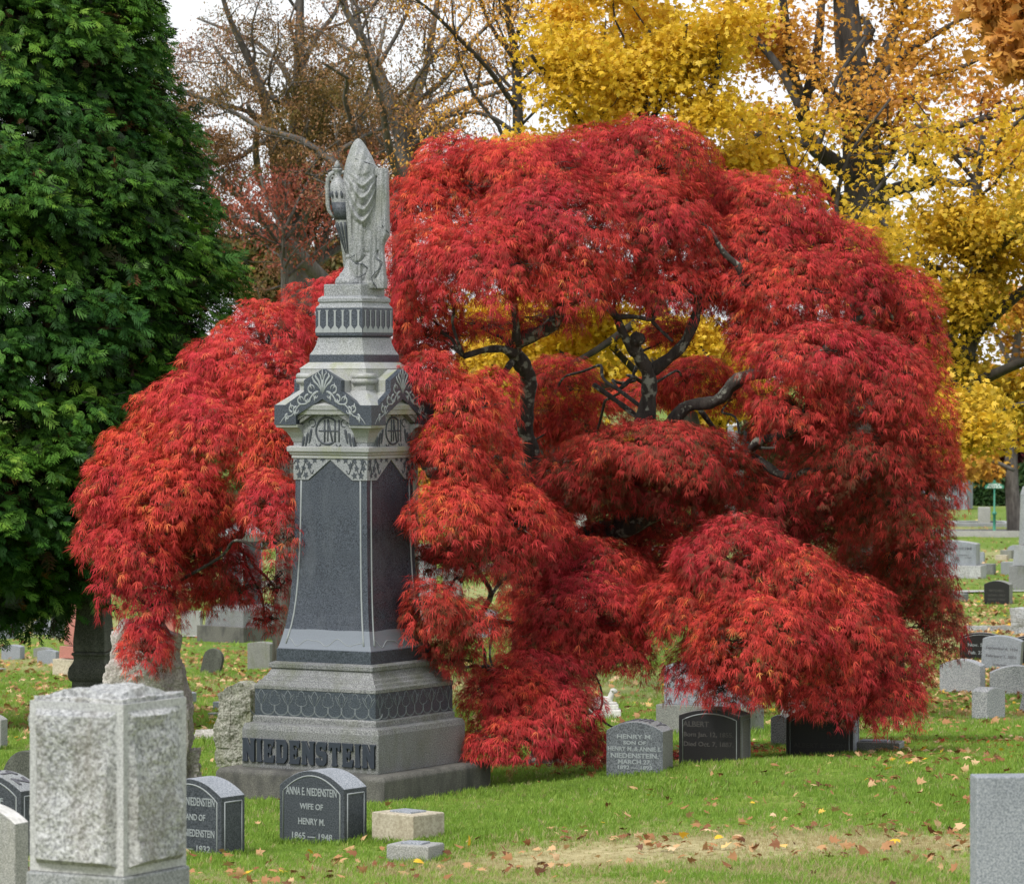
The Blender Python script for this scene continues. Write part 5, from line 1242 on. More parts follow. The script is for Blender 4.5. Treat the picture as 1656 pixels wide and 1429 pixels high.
def evergreen():
    d = 47.5; S = F / d; X = (-80 - 828) / S; gz = float(H(X, d)); o0 = np.array([X, d, gz])
    root = empty("false_cypress", o0.tolist(), "huge dense dark green false cypress filling the left of the picture", "tree")
    z = lambda y: -(y - HY) / S - gz
    prof_y = [-260, -120, 0, 60, 130, 200, 235, 290, 340, 400, 460, 520, 620, 760, 860, 930, 960]
    prof_x = [230, 300, 330, 342, 348, 362, 392, 425, 428, 442, 450, 430, 445, 435, 390, 270, 160]
    rad = lambda y: np.interp(y, prof_y, prof_x) / S
    zt = z(-400)
    tk = [(np.array([(0.03 * math.sin(i), 0.03 * math.cos(i * 2), zt * i / 14 - .1) for i in range(15)]), np.linspace(.28, .04, 15))]
    V, Fc = tubes(tk, 12); from_np("trunk", V, Fc, 4, DBRK, root, smooth=True)
    pos = []; axs = []; nrs = []; rn = []; sz = []; tw = []
    p2 = []; a2 = []; n2 = []
    yrow = -250
    while yrow < 965:
        r = float(rad(yrow)); circ = 2 * math.pi * r; sp = .40; npd = int(circ / sp)
        for i in range(npd):
            an = 2 * math.pi * (i + RNG.random()) / npd
            if math.sin(an) > .3 and RNG.random() < .6: continue
            rr_ = r * RNG.uniform(.80, 1.0) + RNG.normal(0, .05)
            yy = yrow + RNG.uniform(-24, 24)
            c = np.array([rr_ * math.cos(an), rr_ * math.sin(an), z(yy)])
            o = np.array([math.cos(an), math.sin(an), 0]); tg = np.array([-math.sin(an), math.cos(an), 0])
            L = RNG.uniform(.34, .62); W = RNG.uniform(.26, .42)
            tw.append((crook(c - o * min(r * .85, 1.2) + np.array([0, 0, -.15]), c + o * .05, 5, .1), np.linspace(.02, .006, 5)))
            n = 42
            # a drooping shelf of sprays
            u = RNG.uniform(-1, 1, n); v = RNG.uniform(0, 1, n) ** .7
            q = c + tg * (u * W * np.sqrt(1.05 - v * .6))[:, None] + o * ((v - .5) * L)[:, None] + np.array([0, 0, 1]) * (.14 - .24 * v ** 2 - .20 * u ** 2 + RNG.uniform(-.12, .04, n))[:, None]
            ax = unit(o * .7 + tg * (u * .7)[:, None] + np.array([0, 0, -.25]) + RNG.normal(0, .33, (n, 3)))
            nr = unit(np.array([0, 0, 1.0]) + o * .75 + RNG.normal(0, .3, (n, 3)))
            pos.append(q); axs.append(ax); nrs.append(nr); rn.append(np.clip(RNG.normal(.42 + RNG.normal(0, .15), .2, n), 0, 1)); sz.append(RNG.uniform(.11, .19, n))
            m = 30
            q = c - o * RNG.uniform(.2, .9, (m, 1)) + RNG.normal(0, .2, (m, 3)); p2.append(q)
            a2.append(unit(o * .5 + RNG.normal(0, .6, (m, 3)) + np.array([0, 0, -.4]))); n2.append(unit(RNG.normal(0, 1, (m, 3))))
        yrow += 31
    # ragged hanging skirt low on the left
    for i in range(150):
        an = RNG.uniform(0, 2 * math.pi); rr_ = RNG.uniform(.1, 1.0) * 195 / S; yy = 925 + 62 * RNG.random()
        c = np.array([rr_ * math.cos(an), rr_ * math.sin(an), z(yy)])
        n = 26; q = c + RNG.normal(0, .10, (n, 3)) * np.array([1, 1, 1.5]); pos.append(q)
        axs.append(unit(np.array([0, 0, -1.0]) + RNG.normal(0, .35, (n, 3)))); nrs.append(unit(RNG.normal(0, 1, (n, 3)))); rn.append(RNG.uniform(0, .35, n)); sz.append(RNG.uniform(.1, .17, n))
        tw.append((np.array([c + [0, 0, .5], c + [.02, 0, .2], c - [0, 0.02, .1]]), np.array([.012, .008, .003])))
    V, Fc = tubes(tw, 4); from_np("branch", V, Fc, 4, DBRK, root)
    T = [frond(30 + s_) for s_ in range(5)]
    pos = np.concatenate(pos)
    scatter_many("crown", T, pos, np.concatenate(axs), np.concatenate(nrs), np.concatenate(sz), np.concatenate(rn), EVG, root)
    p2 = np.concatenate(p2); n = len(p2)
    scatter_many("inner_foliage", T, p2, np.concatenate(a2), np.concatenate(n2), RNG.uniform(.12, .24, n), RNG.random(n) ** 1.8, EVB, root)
    print("evergreen sprays", len(pos), n)
evergreen()

# ------------------------------------------------------------------ deciduous trees: traced limbs + grown twigs
LEAF = [([(0, 0, 0), (-.22, .28, .03), (-.62, .50, -.04), (-.26, .62, .02), (-.16, .80, 0), (0, 1.08, -.10), (.16, .80, 0), (.26, .62, .02), (.62, .50, -.04), (.22, .28, .03)],
         [[0, 1, 8 + 1, 0]])]
def maple_leaf(curl):
    """five-lobed leaf of quads about the mid rib"""
    V = [(0, 0, 0), (-.10, .30, curl), (-.55, .18, -curl), (-.30, .45, curl), (-.62, .66, -curl), (-.20, .66, curl), (0, 1.1, -2 * curl), (.20, .66, curl), (.62, .66, -curl), (.30, .45, curl), (.55, .18, -curl), (.10, .30, curl), (0, .5, 0)]
    Fc = [[0, 1, 12, 11], [0, 2, 3, 1], [1, 3, 4, 5], [1, 5, 6, 12], [12, 6, 7, 11], [11, 7, 8, 9], [11, 9, 10, 0]]
    return V, Fc
def oval_leaf(curl):
    V = [(0, 0, 0), (-.22, .45, curl), (0, 1, -2 * curl), (.22, .45, curl)]
    return V, [[0, 1, 2, 3]]
MAPT = [maple_leaf(.05), maple_leaf(-.08), maple_leaf(.12)]
OVT = [oval_leaf(.05), oval_leaf(-.1), oval_leaf(.15)]
def grow(limbs, rng, levels, dens, spread=.9, up=.25, ratio=.42, minr=.004, lenf=.36, segs=6, gnarl=.22):
    """limbs: [(pts, radii)] -> all branches (with level) ; each parent carries side branches all along"""
    allb = [[(p, r) for p, r in limbs]]
    for lv in range(levels):
        new = []
        for p, r in allb[-1]:
            L = np.linalg.norm(np.diff(p, axis=0), axis=1).sum()
            nb = max(2, int(dens[lv] * L))
            for k in range(nb):
                t = rng.uniform(.12 if lv else .18, 1.0); f = t * (len(p) - 1); i = min(int(f), len(p) - 2); q = p[i] + (p[i + 1] - p[i]) * (f - i)
                tg = unit(p[i + 1] - p[i]); r0 = max(minr, (r[i] if hasattr(r, '__len__') else r) * ratio * rng.uniform(.7, 1.1))
                side = unit(np.cross(tg, rng.normal(0, 1, 3)))
                dr = unit(tg * rng.uniform(.3, .9) + side * spread + np.array([0, 0, up]))
                ln = L * lenf * rng.uniform(.45, 1.15) * (1.15 - .5 * t)
                pts = [q]; dcur = dr
                for s in range(segs):
                    dcur = unit(dcur + rng.normal(0, gnarl, 3) + np.array([0, 0, up * .12])); pts.append(pts[-1] + dcur * ln / segs)
                new.append((np.array(pts), np.linspace(r0, max(minr * .5, r0 * .3), segs + 1)))
        allb.append(new)
    return allb
def limb(pts, wid, d0, d1=None, rngs=None, jit=.0):
    d1 = d1 or d0; n = len(pts)
    q = np.array([P(x, y, d0 + (d1 - d0) * i / max(1, n - 1)) for i, (x, y) in enumerate(pts)])
    t = np.arange(n); tt = np.linspace(0, n - 1, (n - 1) * 3 + 1)
    qq = np.stack([np.interp(tt, t, q[:, k]) for k in range(3)], -1); qq[1:-1] = (qq[:-2] + 2 * qq[1:-1] + qq[2:]) / 4
    return qq, np.interp(tt, np.linspace(0, n - 1, len(wid)), wid) * (d0 + d1) / 2 / F / 2
def tree(name, label, limbs, seed, bark, leaf, nleaf, dens, levels=3, tmpl=OVT, size=(.06, .11), tipj=.25, spread=.9, up=.25, lenf=.36, zone=None, minr=.004, base=None, hang=.5, clump=1, gnarl=.22, rmean=.45, group=None, skip=0):
    rng = np.random.default_rng(seed)
    tips = grow(limbs[skip:], rng, levels, dens, spread, up, lenf=lenf, minr=minr, gnarl=gnarl)
    bx = limbs[0][0][0]; gz = float(H(bx[0], bx[1])) if base is None else base
    o0 = np.array([bx[0], bx[1], gz]); root = empty(name, o0.tolist(), label, "tree", group)
    tk = (np.concatenate([[[bx[0], bx[1], gz - .2]], limbs[0][0]]), np.concatenate([[limbs[0][1][0] * 1.25], limbs[0][1]]))
    V, Fc = tubes([(tk[0] - o0, tk[1])], 14); from_np("trunk", V, Fc, 4, bark, root, smooth=True)
    if len(limbs) > 1:
        V, Fc = tubes([(p - o0, r) for p, r in limbs[1:]], 9); from_np("branch", V, Fc, 4, bark, root, smooth=True)
    bb = [b for lv in tips[1:] for b in lv]
    V, Fc = tubes([(p - o0, r) for p, r in bb], 4); from_np("twigs", V, Fc, 4, bark, root)
    ends = tips[-1] + (tips[-2] if levels > 1 else [])
    P_ = np.concatenate([p[1:] for p, r in ends])
    if zone is not None:
        u = P_[:, 0] / P_[:, 1] * F + 828; v = HY - P_[:, 2] / P_[:, 1] * F
        wgt = zone(u, v); 
    else: wgt = np.ones(len(P_))
    if nleaf:
        k = rng.choice(len(P_), nleaf // clump, p=wgt / wgt.sum()); k = np.repeat(k, clump)
        q = P_[k] + rng.normal(0, tipj, (len(k), 3)) * np.array([1, 1, .6])
        n = len(q); ax = unit(rng.normal(0, .6, (n, 3)) + np.array([0, 0, -hang])); nr = unit(rng.normal(0, .6, (n, 3)) + np.array([0, 0, 1]))
        scatter_many("crown", tmpl, q - o0, ax, nr, rng.uniform(*size, n), np.clip(rng.normal(rmean, .23, n), 0, 1), leaf, root)
    print(name, len(bb), nleaf)
    return root
RUST = leafmat("rusty_leaves", [(0, (0.12, 0.055, 0.035)), (.5, (0.30, 0.14, 0.08)), (1, (0.44, 0.23, 0.13))], [(0, (0.10, 0.09, 0.02)), (.5, (0.17, 0.14, 0.03)), (1, (0.32, 0.16, 0.05))], .35, trans=.35)
OLIVE = leafmat("olive_leaves", [(0, (0.06, 0.06, 0.015)), (.6, (0.14, 0.12, 0.03)), (1, (0.30, 0.15, 0.04))], trans=.35)
SALM = leafmat("salmon_leaves", [(0, (0.22, 0.05, 0.035)), (.6, (0.42, 0.12, 0.08)), (1, (0.5, 0.22, 0.14))], trans=.35)
GOLD = leafmat("golden_maple_leaves", [(0, (0.42, 0.20, 0.012)), (.4, (0.76, 0.44, 0.03)), (.75, (0.86, 0.56, 0.05)), (1, (0.88, 0.64, 0.10))], [(0, (0.36, 0.26, 0.02)), (.5, (0.72, 0.50, 0.03)), (1, (0.82, 0.60, 0.06))], .45, trans=.45)
AMBER = leafmat("amber_leaves", [(0, (0.34, 0.15, 0.02)), (.4, (0.68, 0.36, 0.03)), (.75, (0.82, 0.50, 0.05)), (1, (0.86, 0.58, 0.08))], [(0, (0.40, 0.17, 0.04)), (.5, (0.70, 0.34, 0.08)), (1, (0.82, 0.48, 0.12))], .4, trans=.4)
YGRN = leafmat("yellow_green_leaves", [(0, (0.30, 0.22, 0.02)), (.35, (0.66, 0.42, 0.025)), (.7, (0.82, 0.52, 0.04)), (1, (0.88, 0.60, 0.07))], [(0, (0.26, 0.22, 0.03)), (.5, (0.60, 0.42, 0.04)), (1, (0.84, 0.56, 0.06))], .5, trans=.42)

def barkgap(u, v):
    """the old oak's trunk carries few leaves in front of it"""
    return 1 - .97 * np.exp(-((u - 1398) / 72) ** 4 - ((v - 295) / 105) ** 4) - .9 * np.exp(-((u - 1378) / 60) ** 4 - ((v - 50) / 110) ** 4)
# left-centre bare tree with rusty leaves
d = 72
tree("bare_oak", "tall nearly bare tree with rusty and olive leaves, between the evergreen and the statue",
 [limb([(478, 900), (480, 640), (482, 480), (478, 420), (470, 330), (474, 250), (482, 160), (484, 80), (486, -20), (490, -140)], [64, 58, 54, 44, 26, 22, 18, 12, 8], d),
  limb([(476, 430), (455, 330), (448, 260), (440, 210), (425, 150), (400, 90), (370, 30), (350, -40)], [34, 26, 22, 16, 10, 6], d, d - 2),
  limb([(480, 420), (505, 360), (540, 300), (570, 230), (592, 170), (610, 100), (625, 30)], [26, 20, 16, 12, 8, 5], d, d + 3),
  limb([(478, 400), (500, 320), (540, 250), (600, 215), (640, 200)], [16, 12, 9, 5], d, d - 3),
  limb([(540, 470), (480, 410), (440, 370), (390, 320), (350, 285), (310, 250)], [24, 26, 20, 14, 8, 5], d - 1, d - 3),
  limb([(455, 330), (420, 300), (412, 240), (418, 200), (400, 170)], [14, 12, 10, 6], d - 1, d - 3),
  limb([(470, 260), (440, 200), (400, 180), (350, 165), (290, 150), (260, 140)], [10, 8, 7, 5, 4], d, d - 2),
  limb([(482, 170), (460, 110), (420, 70), (370, 50), (320, 30)], [11, 9, 6, 4], d, d + 2), limb([(484, 120), (510, 60), (545, 20), (560, -40)], [11, 8, 5], d),
  limb([(484, 150), (520, 120), (560, 95), (600, 90)], [9, 6, 4], d, d + 1), limb([(474, 240), (520, 190), (545, 150), (560, 100), (590, 40)], [10, 8, 6, 4], d)],
 5, BRK, RUST, 85000, [1.6, 2.4, 3.2, 4.4], levels=4, size=(.035, .075), tipj=.16, minr=.006, spread=.8, up=.22, lenf=.42, zone=lambda u, v: np.clip(.6 + (v - 60) / 200, .35, 2) * (u > 200), gnarl=.28)
# tree right of the statue
d = 66
tree("bare_tree", "thin crooked bare tree with a few tan leaves, directly right of the statue's head",
 [limb([(655, 900), (655, 500), (650, 330), (655, 270), (648, 215), (630, 160), (610, 110), (585, 60), (560, 20), (540, -30)], [44, 38, 34, 24, 20, 16, 12, 8], d),
  limb([(652, 290), (665, 230), (668, 170), (690, 110), (700, 50), (712, -30)], [22, 18, 14, 11, 8], d, d + 1),
  limb([(650, 300), (628, 240), (618, 170), (600, 110), (580, 40)], [16, 13, 10, 6], d, d - 2), limb([(660, 250), (700, 200), (745, 175), (800, 150), (850, 140)], [12, 10, 7, 4], d, d - 2),
  limb([(655, 280), (700, 262), (740, 240), (790, 225)], [9, 7, 4], d), limb([(668, 170), (720, 130), (760, 70), (800, 30), (840, -10)], [10, 8, 6, 4], d, d - 1), limb([(610, 110), (640, 60), (660, 20), (670, -40)], [8, 6, 4], d), limb([(600, 100), (560, 80), (520, 50), (480, 40)], [7, 5, 3], d)],
 8, BRK, RUST, 18000, [1.7, 2.5, 3.2, 4.2], levels=4, size=(.04, .08), minr=.006, gnarl=.3, up=.2, lenf=.42, tipj=.2, rmean=.7)
d = 60
tree("amber_tree", "bare-branched tree holding scattered amber leaves, above the red tree's top left",
 [limb([(842, 900), (842, 400), (838, 200), (835, 90), (820, 20), (815, -60)], [26, 22, 16, 12, 8], d), limb([(838, 180), (790, 110), (740, 60), (700, 20), (660, -10)], [10, 8, 6, 4], d, d - 2), limb([(836, 120), (880, 60), (930, 10), (960, -40)], [9, 7, 5], d),
  limb([(838, 220), (800, 190), (760, 180), (720, 190)], [8, 6, 4], d - 1), limb([(835, 100), (790, 40), (770, -20)], [8, 5], d), limb([(836, 150), (880, 130), (960, 60), (1040, 20), (1100, 10)], [9, 7, 5, 4], d, d + 2)],
 9, DBRK, AMBER, 9000, [2.2, 3.0, 3.4], size=(.05, .085), minr=.005, gnarl=.3, tipj=.2)
# big old oak and its contorted limbs
d = 58
tree("big_oak", "massive dark-barked old tree with contorted limbs and amber leaves at the upper right",
 [limb([(1405, 860), (1408, 500), (1405, 350), (1398, 290), (1392, 220), (1384, 140), (1372, 60), (1366, -20), (1360, -120)], [100, 84, 74, 66, 58, 50, 40, 34], d),
  limb([(1398, 300), (1350, 265), (1310, 235), (1296, 170), (1282, 120), (1272, 60), (1264, -20)], [34, 30, 26, 24, 18, 16, 12], d, d - 2),
  limb([(1296, 180), (1312, 130), (1324, 70), (1330, -20)], [18, 17, 15, 12], d - 1), limb([(1300, 190), (1262, 110), (1220, 60), (1185, 10), (1160, -40)], [14, 13, 10, 7], d - 2),
  limb([(1290, 150), (1240, 70), (1225, 20), (1190, -20)], [12, 10, 8], d - 1), limb([(1310, 240), (1270, 215), (1230, 200), (1190, 190)], [12, 9, 6], d - 2),
  limb([(1395, 240), (1405, 150), (1430, 90), (1450, 40), (1475, -30)], [30, 24, 18, 14], d, d + 1), limb([(1400, 210), (1420, 130), (1470, 80), (1540, 40), (1600, 0)], [14, 12, 9, 6], d - 1),
  limb([(1405, 320), (1470, 300), (1520, 290), (1505, 265), (1470, 258), (1490, 235), (1540, 205), (1600, 190), (1660, 170)], [24, 22, 18, 14, 13, 11, 8], d - 1, d - 3), limb([(1510, 290), (1560, 300), (1610, 280), (1680, 260)], [14, 11, 8], d - 2, d - 4),
  limb([(1540, 250), (1600, 252), (1640, 238), (1680, 215)], [12, 11, 9], d - 3), limb([(1400, 190), (1460, 150), (1500, 120), (1560, 110), (1640, 60)], [12, 10, 8, 6], d), limb([(1320, 250), (1340, 180), (1350, 130), (1400, 60)], [10, 8, 6], d - 3)],
 21, DBRK, AMBER, 17000, [1.4, 2.2, 3.0], size=(.05, .085), tmpl=MAPT, minr=.006, gnarl=.3, tipj=.25, lenf=.34, up=.12, zone=lambda u, v: barkgap(u, v) * np.where(v > 330, .3, 1))
# yellow maple behind the red crown
d = 49
tree("yellow_maple", "bright golden maple crown rising behind the top of the red tree",
 [limb([(1150, 1000), (1140, 800), (1090, 600), (1040, 420), (1030, 330), (1035, 250), (1040, 170), (1045, 90), (1050, 50)], [46, 42, 38, 32, 24, 18, 12, 7], d), limb([(1030, 330), (980, 260), (930, 190), (890, 130), (860, 90)], [18, 14, 10, 6], d, d - 1.5), limb([(1032, 300), (1100, 230), (1150, 160), (1165, 90), (1160, 50)], [18, 14, 10, 5], d, d - 1),
  limb([(1035, 250), (990, 180), (960, 110), (950, 50)], [12, 9, 5], d, d + 1.5), limb([(1038, 220), (1080, 150), (1105, 80), (1110, 40)], [12, 9, 5], d, d - 1), limb([(1030, 360), (940, 300), (880, 270), (830, 250)], [16, 12, 6], d, d - 1.5), limb([(1030, 350), (1120, 300), (1180, 250), (1230, 215)], [16, 12, 7], d, d + 1),
  limb([(1030, 450), (940, 480), (860, 520), (790, 545)], [16, 12, 7], d, d - 1), limb([(1030, 480), (1090, 520), (1130, 560), (1160, 600)], [16, 11, 6], d, d - 1), limb([(1030, 520), (960, 570), (900, 600), (850, 640)], [14, 9, 5], d), limb([(1030, 560), (1100, 620), (1180, 660), (1230, 680)], [14, 9, 5], d), limb([(1025, 640), (960, 620), (900, 560), (830, 560)], [12, 8, 5], d + 1), limb([(1028, 600), (960, 530), (930, 500)], [12, 6], d + 1)],
 31, DBRK, GOLD, 45000, [1.8, 2.6, 3.4], size=(.05, .085), tmpl=MAPT, tipj=.22, clump=2, lenf=.36, up=.12, hang=.35, rmean=.6, zone=lambda u, v: (u > 800 - (v - 60) * .35) * (u < 1225) * barkgap(u, v) + .003)
# yellow-green tree at right
d = 52
tree("yellow_green_maple", "broad layered yellow and green maple filling the right side behind the red tree",
 [limb([(1430, 1000), (1440, 800), (1470, 680), (1540, 600), (1575, 540), (1580, 440), (1575, 330), (1590, 220)], [50, 46, 42, 38, 34, 28, 20, 10], d), limb([(1572, 580), (1500, 520), (1430, 450), (1360, 400)], [22, 16, 11, 6], d, d - 2), limb([(1575, 540), (1640, 480), (1700, 440), (1760, 420)], [22, 16, 8], d, d - 1),
  limb([(1578, 470), (1500, 430), (1440, 370), (1400, 330)], [18, 12, 7], d, d + 1), limb([(1578, 440), (1520, 380), (1480, 330), (1460, 300)], [14, 9, 5], d), limb([(1580, 430), (1640, 380), (1680, 340)], [14, 8], d, d - 2), limb([(1575, 620), (1640, 590), (1700, 570), (1780, 570)], [20, 14, 8], d, d - 2),
  limb([(1680, 648), (1620, 660), (1570, 680), (1530, 700)], [8, 8, 6, 5], d - 4, d - 5), limb([(1570, 640), (1510, 600), (1470, 560), (1440, 520)], [16, 10, 5], d - 1), limb([(1568, 680), (1530, 640), (1480, 620), (1420, 620)], [14, 9, 5], d + 1), limb([(1570, 660), (1610, 640), (1660, 640), (1720, 650)], [14, 9, 5], d + 1),
  limb([(1340, 700), (1330, 600), (1310, 480), (1300, 380), (1290, 300), (1260, 220)], [14, 12, 10, 8, 4], d - 3), limb([(1345, 700), (1350, 560), (1360, 420), (1350, 330), (1370, 250), (1440, 160)], [13, 11, 9, 6, 4], d - 3), limb([(1350, 420), (1390, 340), (1440, 280), (1480, 230)], [8, 6, 4], d - 3), limb([(1310, 480), (1260, 380), (1200, 300), (1140, 240)], [9, 7, 5], d - 3),
  limb([(1590, 260), (1640, 200), (1700, 160)], [8, 5], d), limb([(1585, 300), (1530, 240), (1480, 200)], [8, 5], d)],
 41, DBRK, YGRN, 38000, [1.5, 2.2, 3.0], size=(.052, .09), tmpl=MAPT, tipj=.24, clump=2, lenf=.36, up=.08, hang=.4, rmean=.52, zone=lambda u, v: np.where(v > 745, .05, 1.0) * np.where(v < 250, .10, np.where(v < 350, .35, 1.0)) * barkgap(u, v))
# near branch whose orange leaves dip into the top right corner
d = 24
tree("near_maple", "near out-of-focus branch of golden brown leaves hanging into the top right corner",
 [limb([(1980, 1900), (1960, 900), (1900, 200), (1860, -60), (1820, -200)], [90, 80, 50, 30, 16], d), limb([(1880, 100), (1780, -40), (1700, -20), (1650, 20), (1610, 60)], [18, 12, 8, 4], d, d - .6), limb([(1700, -20), (1660, 0), (1620, -10)], [6, 3], d - .4)],
 51, DBRK, AMBER, 5200, [2.6, 3.0, 4.0], size=(.06, .09), tmpl=MAPT, tipj=.12, lenf=.3, clump=3, zone=lambda u, v: np.where((u > 1570) & (u < 1660) & (v < 95), 1.0, np.where(u > 1665, .8, .001)), rmean=.3, skip=1)
# slender trunk beyond the road at right and far trees closing the view
d = 152
tree("street_tree", "grey-trunked tree standing beside the road right of the green sign post",
 [limb([(1643, 852), (1637, 800), (1635, 740), (1636, 690), (1640, 600), (1650, 500)], [30, 23, 21, 20, 16, 10], d), limb([(1637, 690), (1600, 640), (1550, 600)], [10, 8, 5], d), limb([(1638, 670), (1690, 620), (1740, 600)], [10, 8, 5], d), limb([(1640, 760), (1600, 742), (1560, 745), (1530, 730)], [7, 6, 4], d - 3), limb([(1640, 600), (1600, 520), (1570, 470)], [9, 6], d)],
 61, BRK, AMBER, 14000, [.8, 1.2, 1.8], size=(.16, .26), tmpl=MAPT, tipj=.4, minr=.012, lenf=.4)

def mass_tree(name, label, cx, cy, rx, ry, d, leaf, n, size, seed, bark=DBRK, sub=16, group=None, cat="tree"):
    """a rounded tree or shrub: trunk, limbs and clumps of leaves"""
    rng = np.random.default_rng(seed); c = np.array(P(cx, cy, d)); a = rx * d / F; h = ry * d / F
    gz = float(H(c[0], d)); o0 = np.array([c[0], d, gz]); root = empty(name, o0.tolist(), label, cat, group)
    tk = crook([0, 0, -.2], c - o0 + [0, 0, -.2 * h], 7, .08); V, Fc = tubes([(tk, np.linspace(a * .07 + .03, a * .03 + .01, 7))], 8); from_np("trunk", V, Fc, 4, bark, root, smooth=True)
    tw = []; pos = []; nr = []
    for s in range(sub):
        dd = rng.normal(0, 1, 3); dd /= np.linalg.norm(dd); cc = c - o0 + dd * np.array([a, a * .8, h]) * rng.uniform(.4, .72)
        tw.append((crook(tk[-1 - s % 3], cc, 6, .2), np.linspace(.02 + a * .012, .008, 6)))
        for g in range(5): tw.append((crook(cc, cc + rng.normal(0, .25, 3) * np.array([a, a, h]), 4, .2), np.linspace(.012, .005, 4)))
        m = n // sub; D = rand_dirs(m, -1); q = cc + D * np.array([a, a, h]) * .42 * (rng.random((m, 1)) ** .4) * rng.uniform(.8, 1.15); pos.append(q); nr.append(D)
    V, Fc = tubes(tw, 4); from_np("branch", V, Fc, 4, bark, root)
    pos = np.concatenate(pos); nr = np.concatenate(nr); m = len(pos)
    scatter_many("crown", OVT if size > .12 else MAPT, pos, unit(nr * .6 + rng.normal(0, .6, (m, 3)) + [0, 0, -.4]), unit(nr + rng.normal(0, .5, (m, 3)) + [0, 0, .5]), rng.uniform(.7, 1.2, m) * size, np.clip(rng.normal(.45, .24, m), 0, 1), leaf, root)
    return root
DGRN = leafmat("dark_hedge_leaves", [(0, (0.012, 0.035, 0.010)), (.6, (0.03, 0.07, 0.018)), (1, (0.07, 0.11, 0.03))], trans=.2)
MAROON = leafmat("maroon_leaves", [(0, (0.035, 0.008, 0.012)), (.6, (0.09, 0.015, 0.02)), (1, (0.25, 0.03, 0.03))], trans=.25)
FG = "far trees closing the view"
tree("salmon_tree", "small salmon-leaved tree in front of the rusty bare tree's forked trunk",
 [limb([(462, 900), (462, 480), (458, 400), (462, 350), (468, 290)], [16, 14, 10, 6, 3], 68), limb([(460, 410), (420, 350), (380, 310)], [7, 5, 3], 68, 67), limb([(460, 390), (500, 340), (530, 300)], [7, 5, 3], 68), limb([(460, 380), (430, 320), (420, 280)], [6, 4], 67), limb([(461, 370), (480, 330), (505, 280)], [6, 4], 67)],
 71, BRK, SALM, 2600, [2.0, 3.0, 3.5], size=(.06, .11), tipj=.15, minr=.005, lenf=.4, zone=lambda u, v: (v < 430) * 1.0)
mass_tree("olive_shrub", "dull olive bushy tree low between the evergreen and the statue", 415, 430, 95, 65, 170, OLIVE, 14000, .3, 72, sub=22)
mass_tree("olive_shrub", "olive green bushy tree just left of the statue's pedestal", 520, 445, 75, 60, 175, OLIVE, 9000, .3, 73)
mass_tree("golden_shrub", "golden bushy maple low behind the red tree's open middle", 900, 590, 190, 95, 62, GOLD, 16000, .09, 78, sub=24)
mass_tree("golden_shrub", "golden bushy maple behind the twisted limb at the red tree's right-centre", 1150, 610, 110, 90, 64, GOLD, 8000, .11, 79, sub=18)
mass_tree("dark_shrub", "dark green clipped bush behind the green sign post", 1598, 795, 46, 42, 196, DGRN, 9000, .3, 74)
mass_tree("maroon_tree", "dark maroon tree between the mausoleum and the grey-trunked tree", 1600, 738, 72, 46, 204, MAROON, 12000, .35, 75)
mass_tree("dark_shrub", "dark green bush at the right edge behind the grey-trunked tree", 1668, 790, 40, 50, 200, DGRN, 7000, .3, 76)
mass_tree("amber_shrub", "amber far tree above the mausoleum at right", 1560, 690, 70, 50, 215, AMBER, 8000, .35, 77)
EVF = leafmat("far_mixed_leaves", [(0, (0.04, 0.05, 0.015)), (.5, (0.11, 0.09, 0.03)), (1, (0.22, 0.12, 0.05))], trans=.3)
far = [(-60, 830, 130, 90, 225, DGRN, "dark far tree beyond the field, left of the evergreen"), (120, 850, 110, 80, 235, EVF, "brown far tree glimpsed under the evergreen"), (280, 840, 110, 90, 230, DGRN, "dark green far tree behind the left red boughs"), (420, 830, 110, 100, 235, EVF, "brown far tree behind the large pale monument"),
       (540, 700, 120, 190, 240, EVF, "tall brown far tree behind the monument"), (700, 760, 120, 150, 235, YGRN, "yellow-green far tree right of the monument"), (860, 740, 120, 150, 230, EVF, "brown far tree behind the left twisted limb"), (1000, 780, 110, 110, 238, YGRN, "yellow-green far tree behind the centre of the red tree"),
       (1140, 760, 120, 110, 232, DGRN, "dark green far tree left of the pointed pillar"), (1290, 760, 120, 120, 236, EVF, "brown far tree right of the pointed pillar"), (1430, 740, 120, 130, 240, DGRN, "dark green far tree behind the red tree's right side"), (1760, 720, 120, 130, 238, EVF, "brown far tree beyond the right edge"), (1980, 720, 150, 140, 236, DGRN, "dark far tree well beyond the right edge"), (2230, 720, 160, 150, 240, EVF, "outermost brown far tree beyond the right edge"), (-330, 800, 160, 120, 232, EVF, "brown far tree well beyond the left edge")]
for i, (cx, cy, rx, ry, dd, lm, lb) in enumerate(far): mass_tree("far_tree", lb, cx, cy, rx, ry, dd, lm, 6500, .5, 100 + i, group=FG, sub=14)
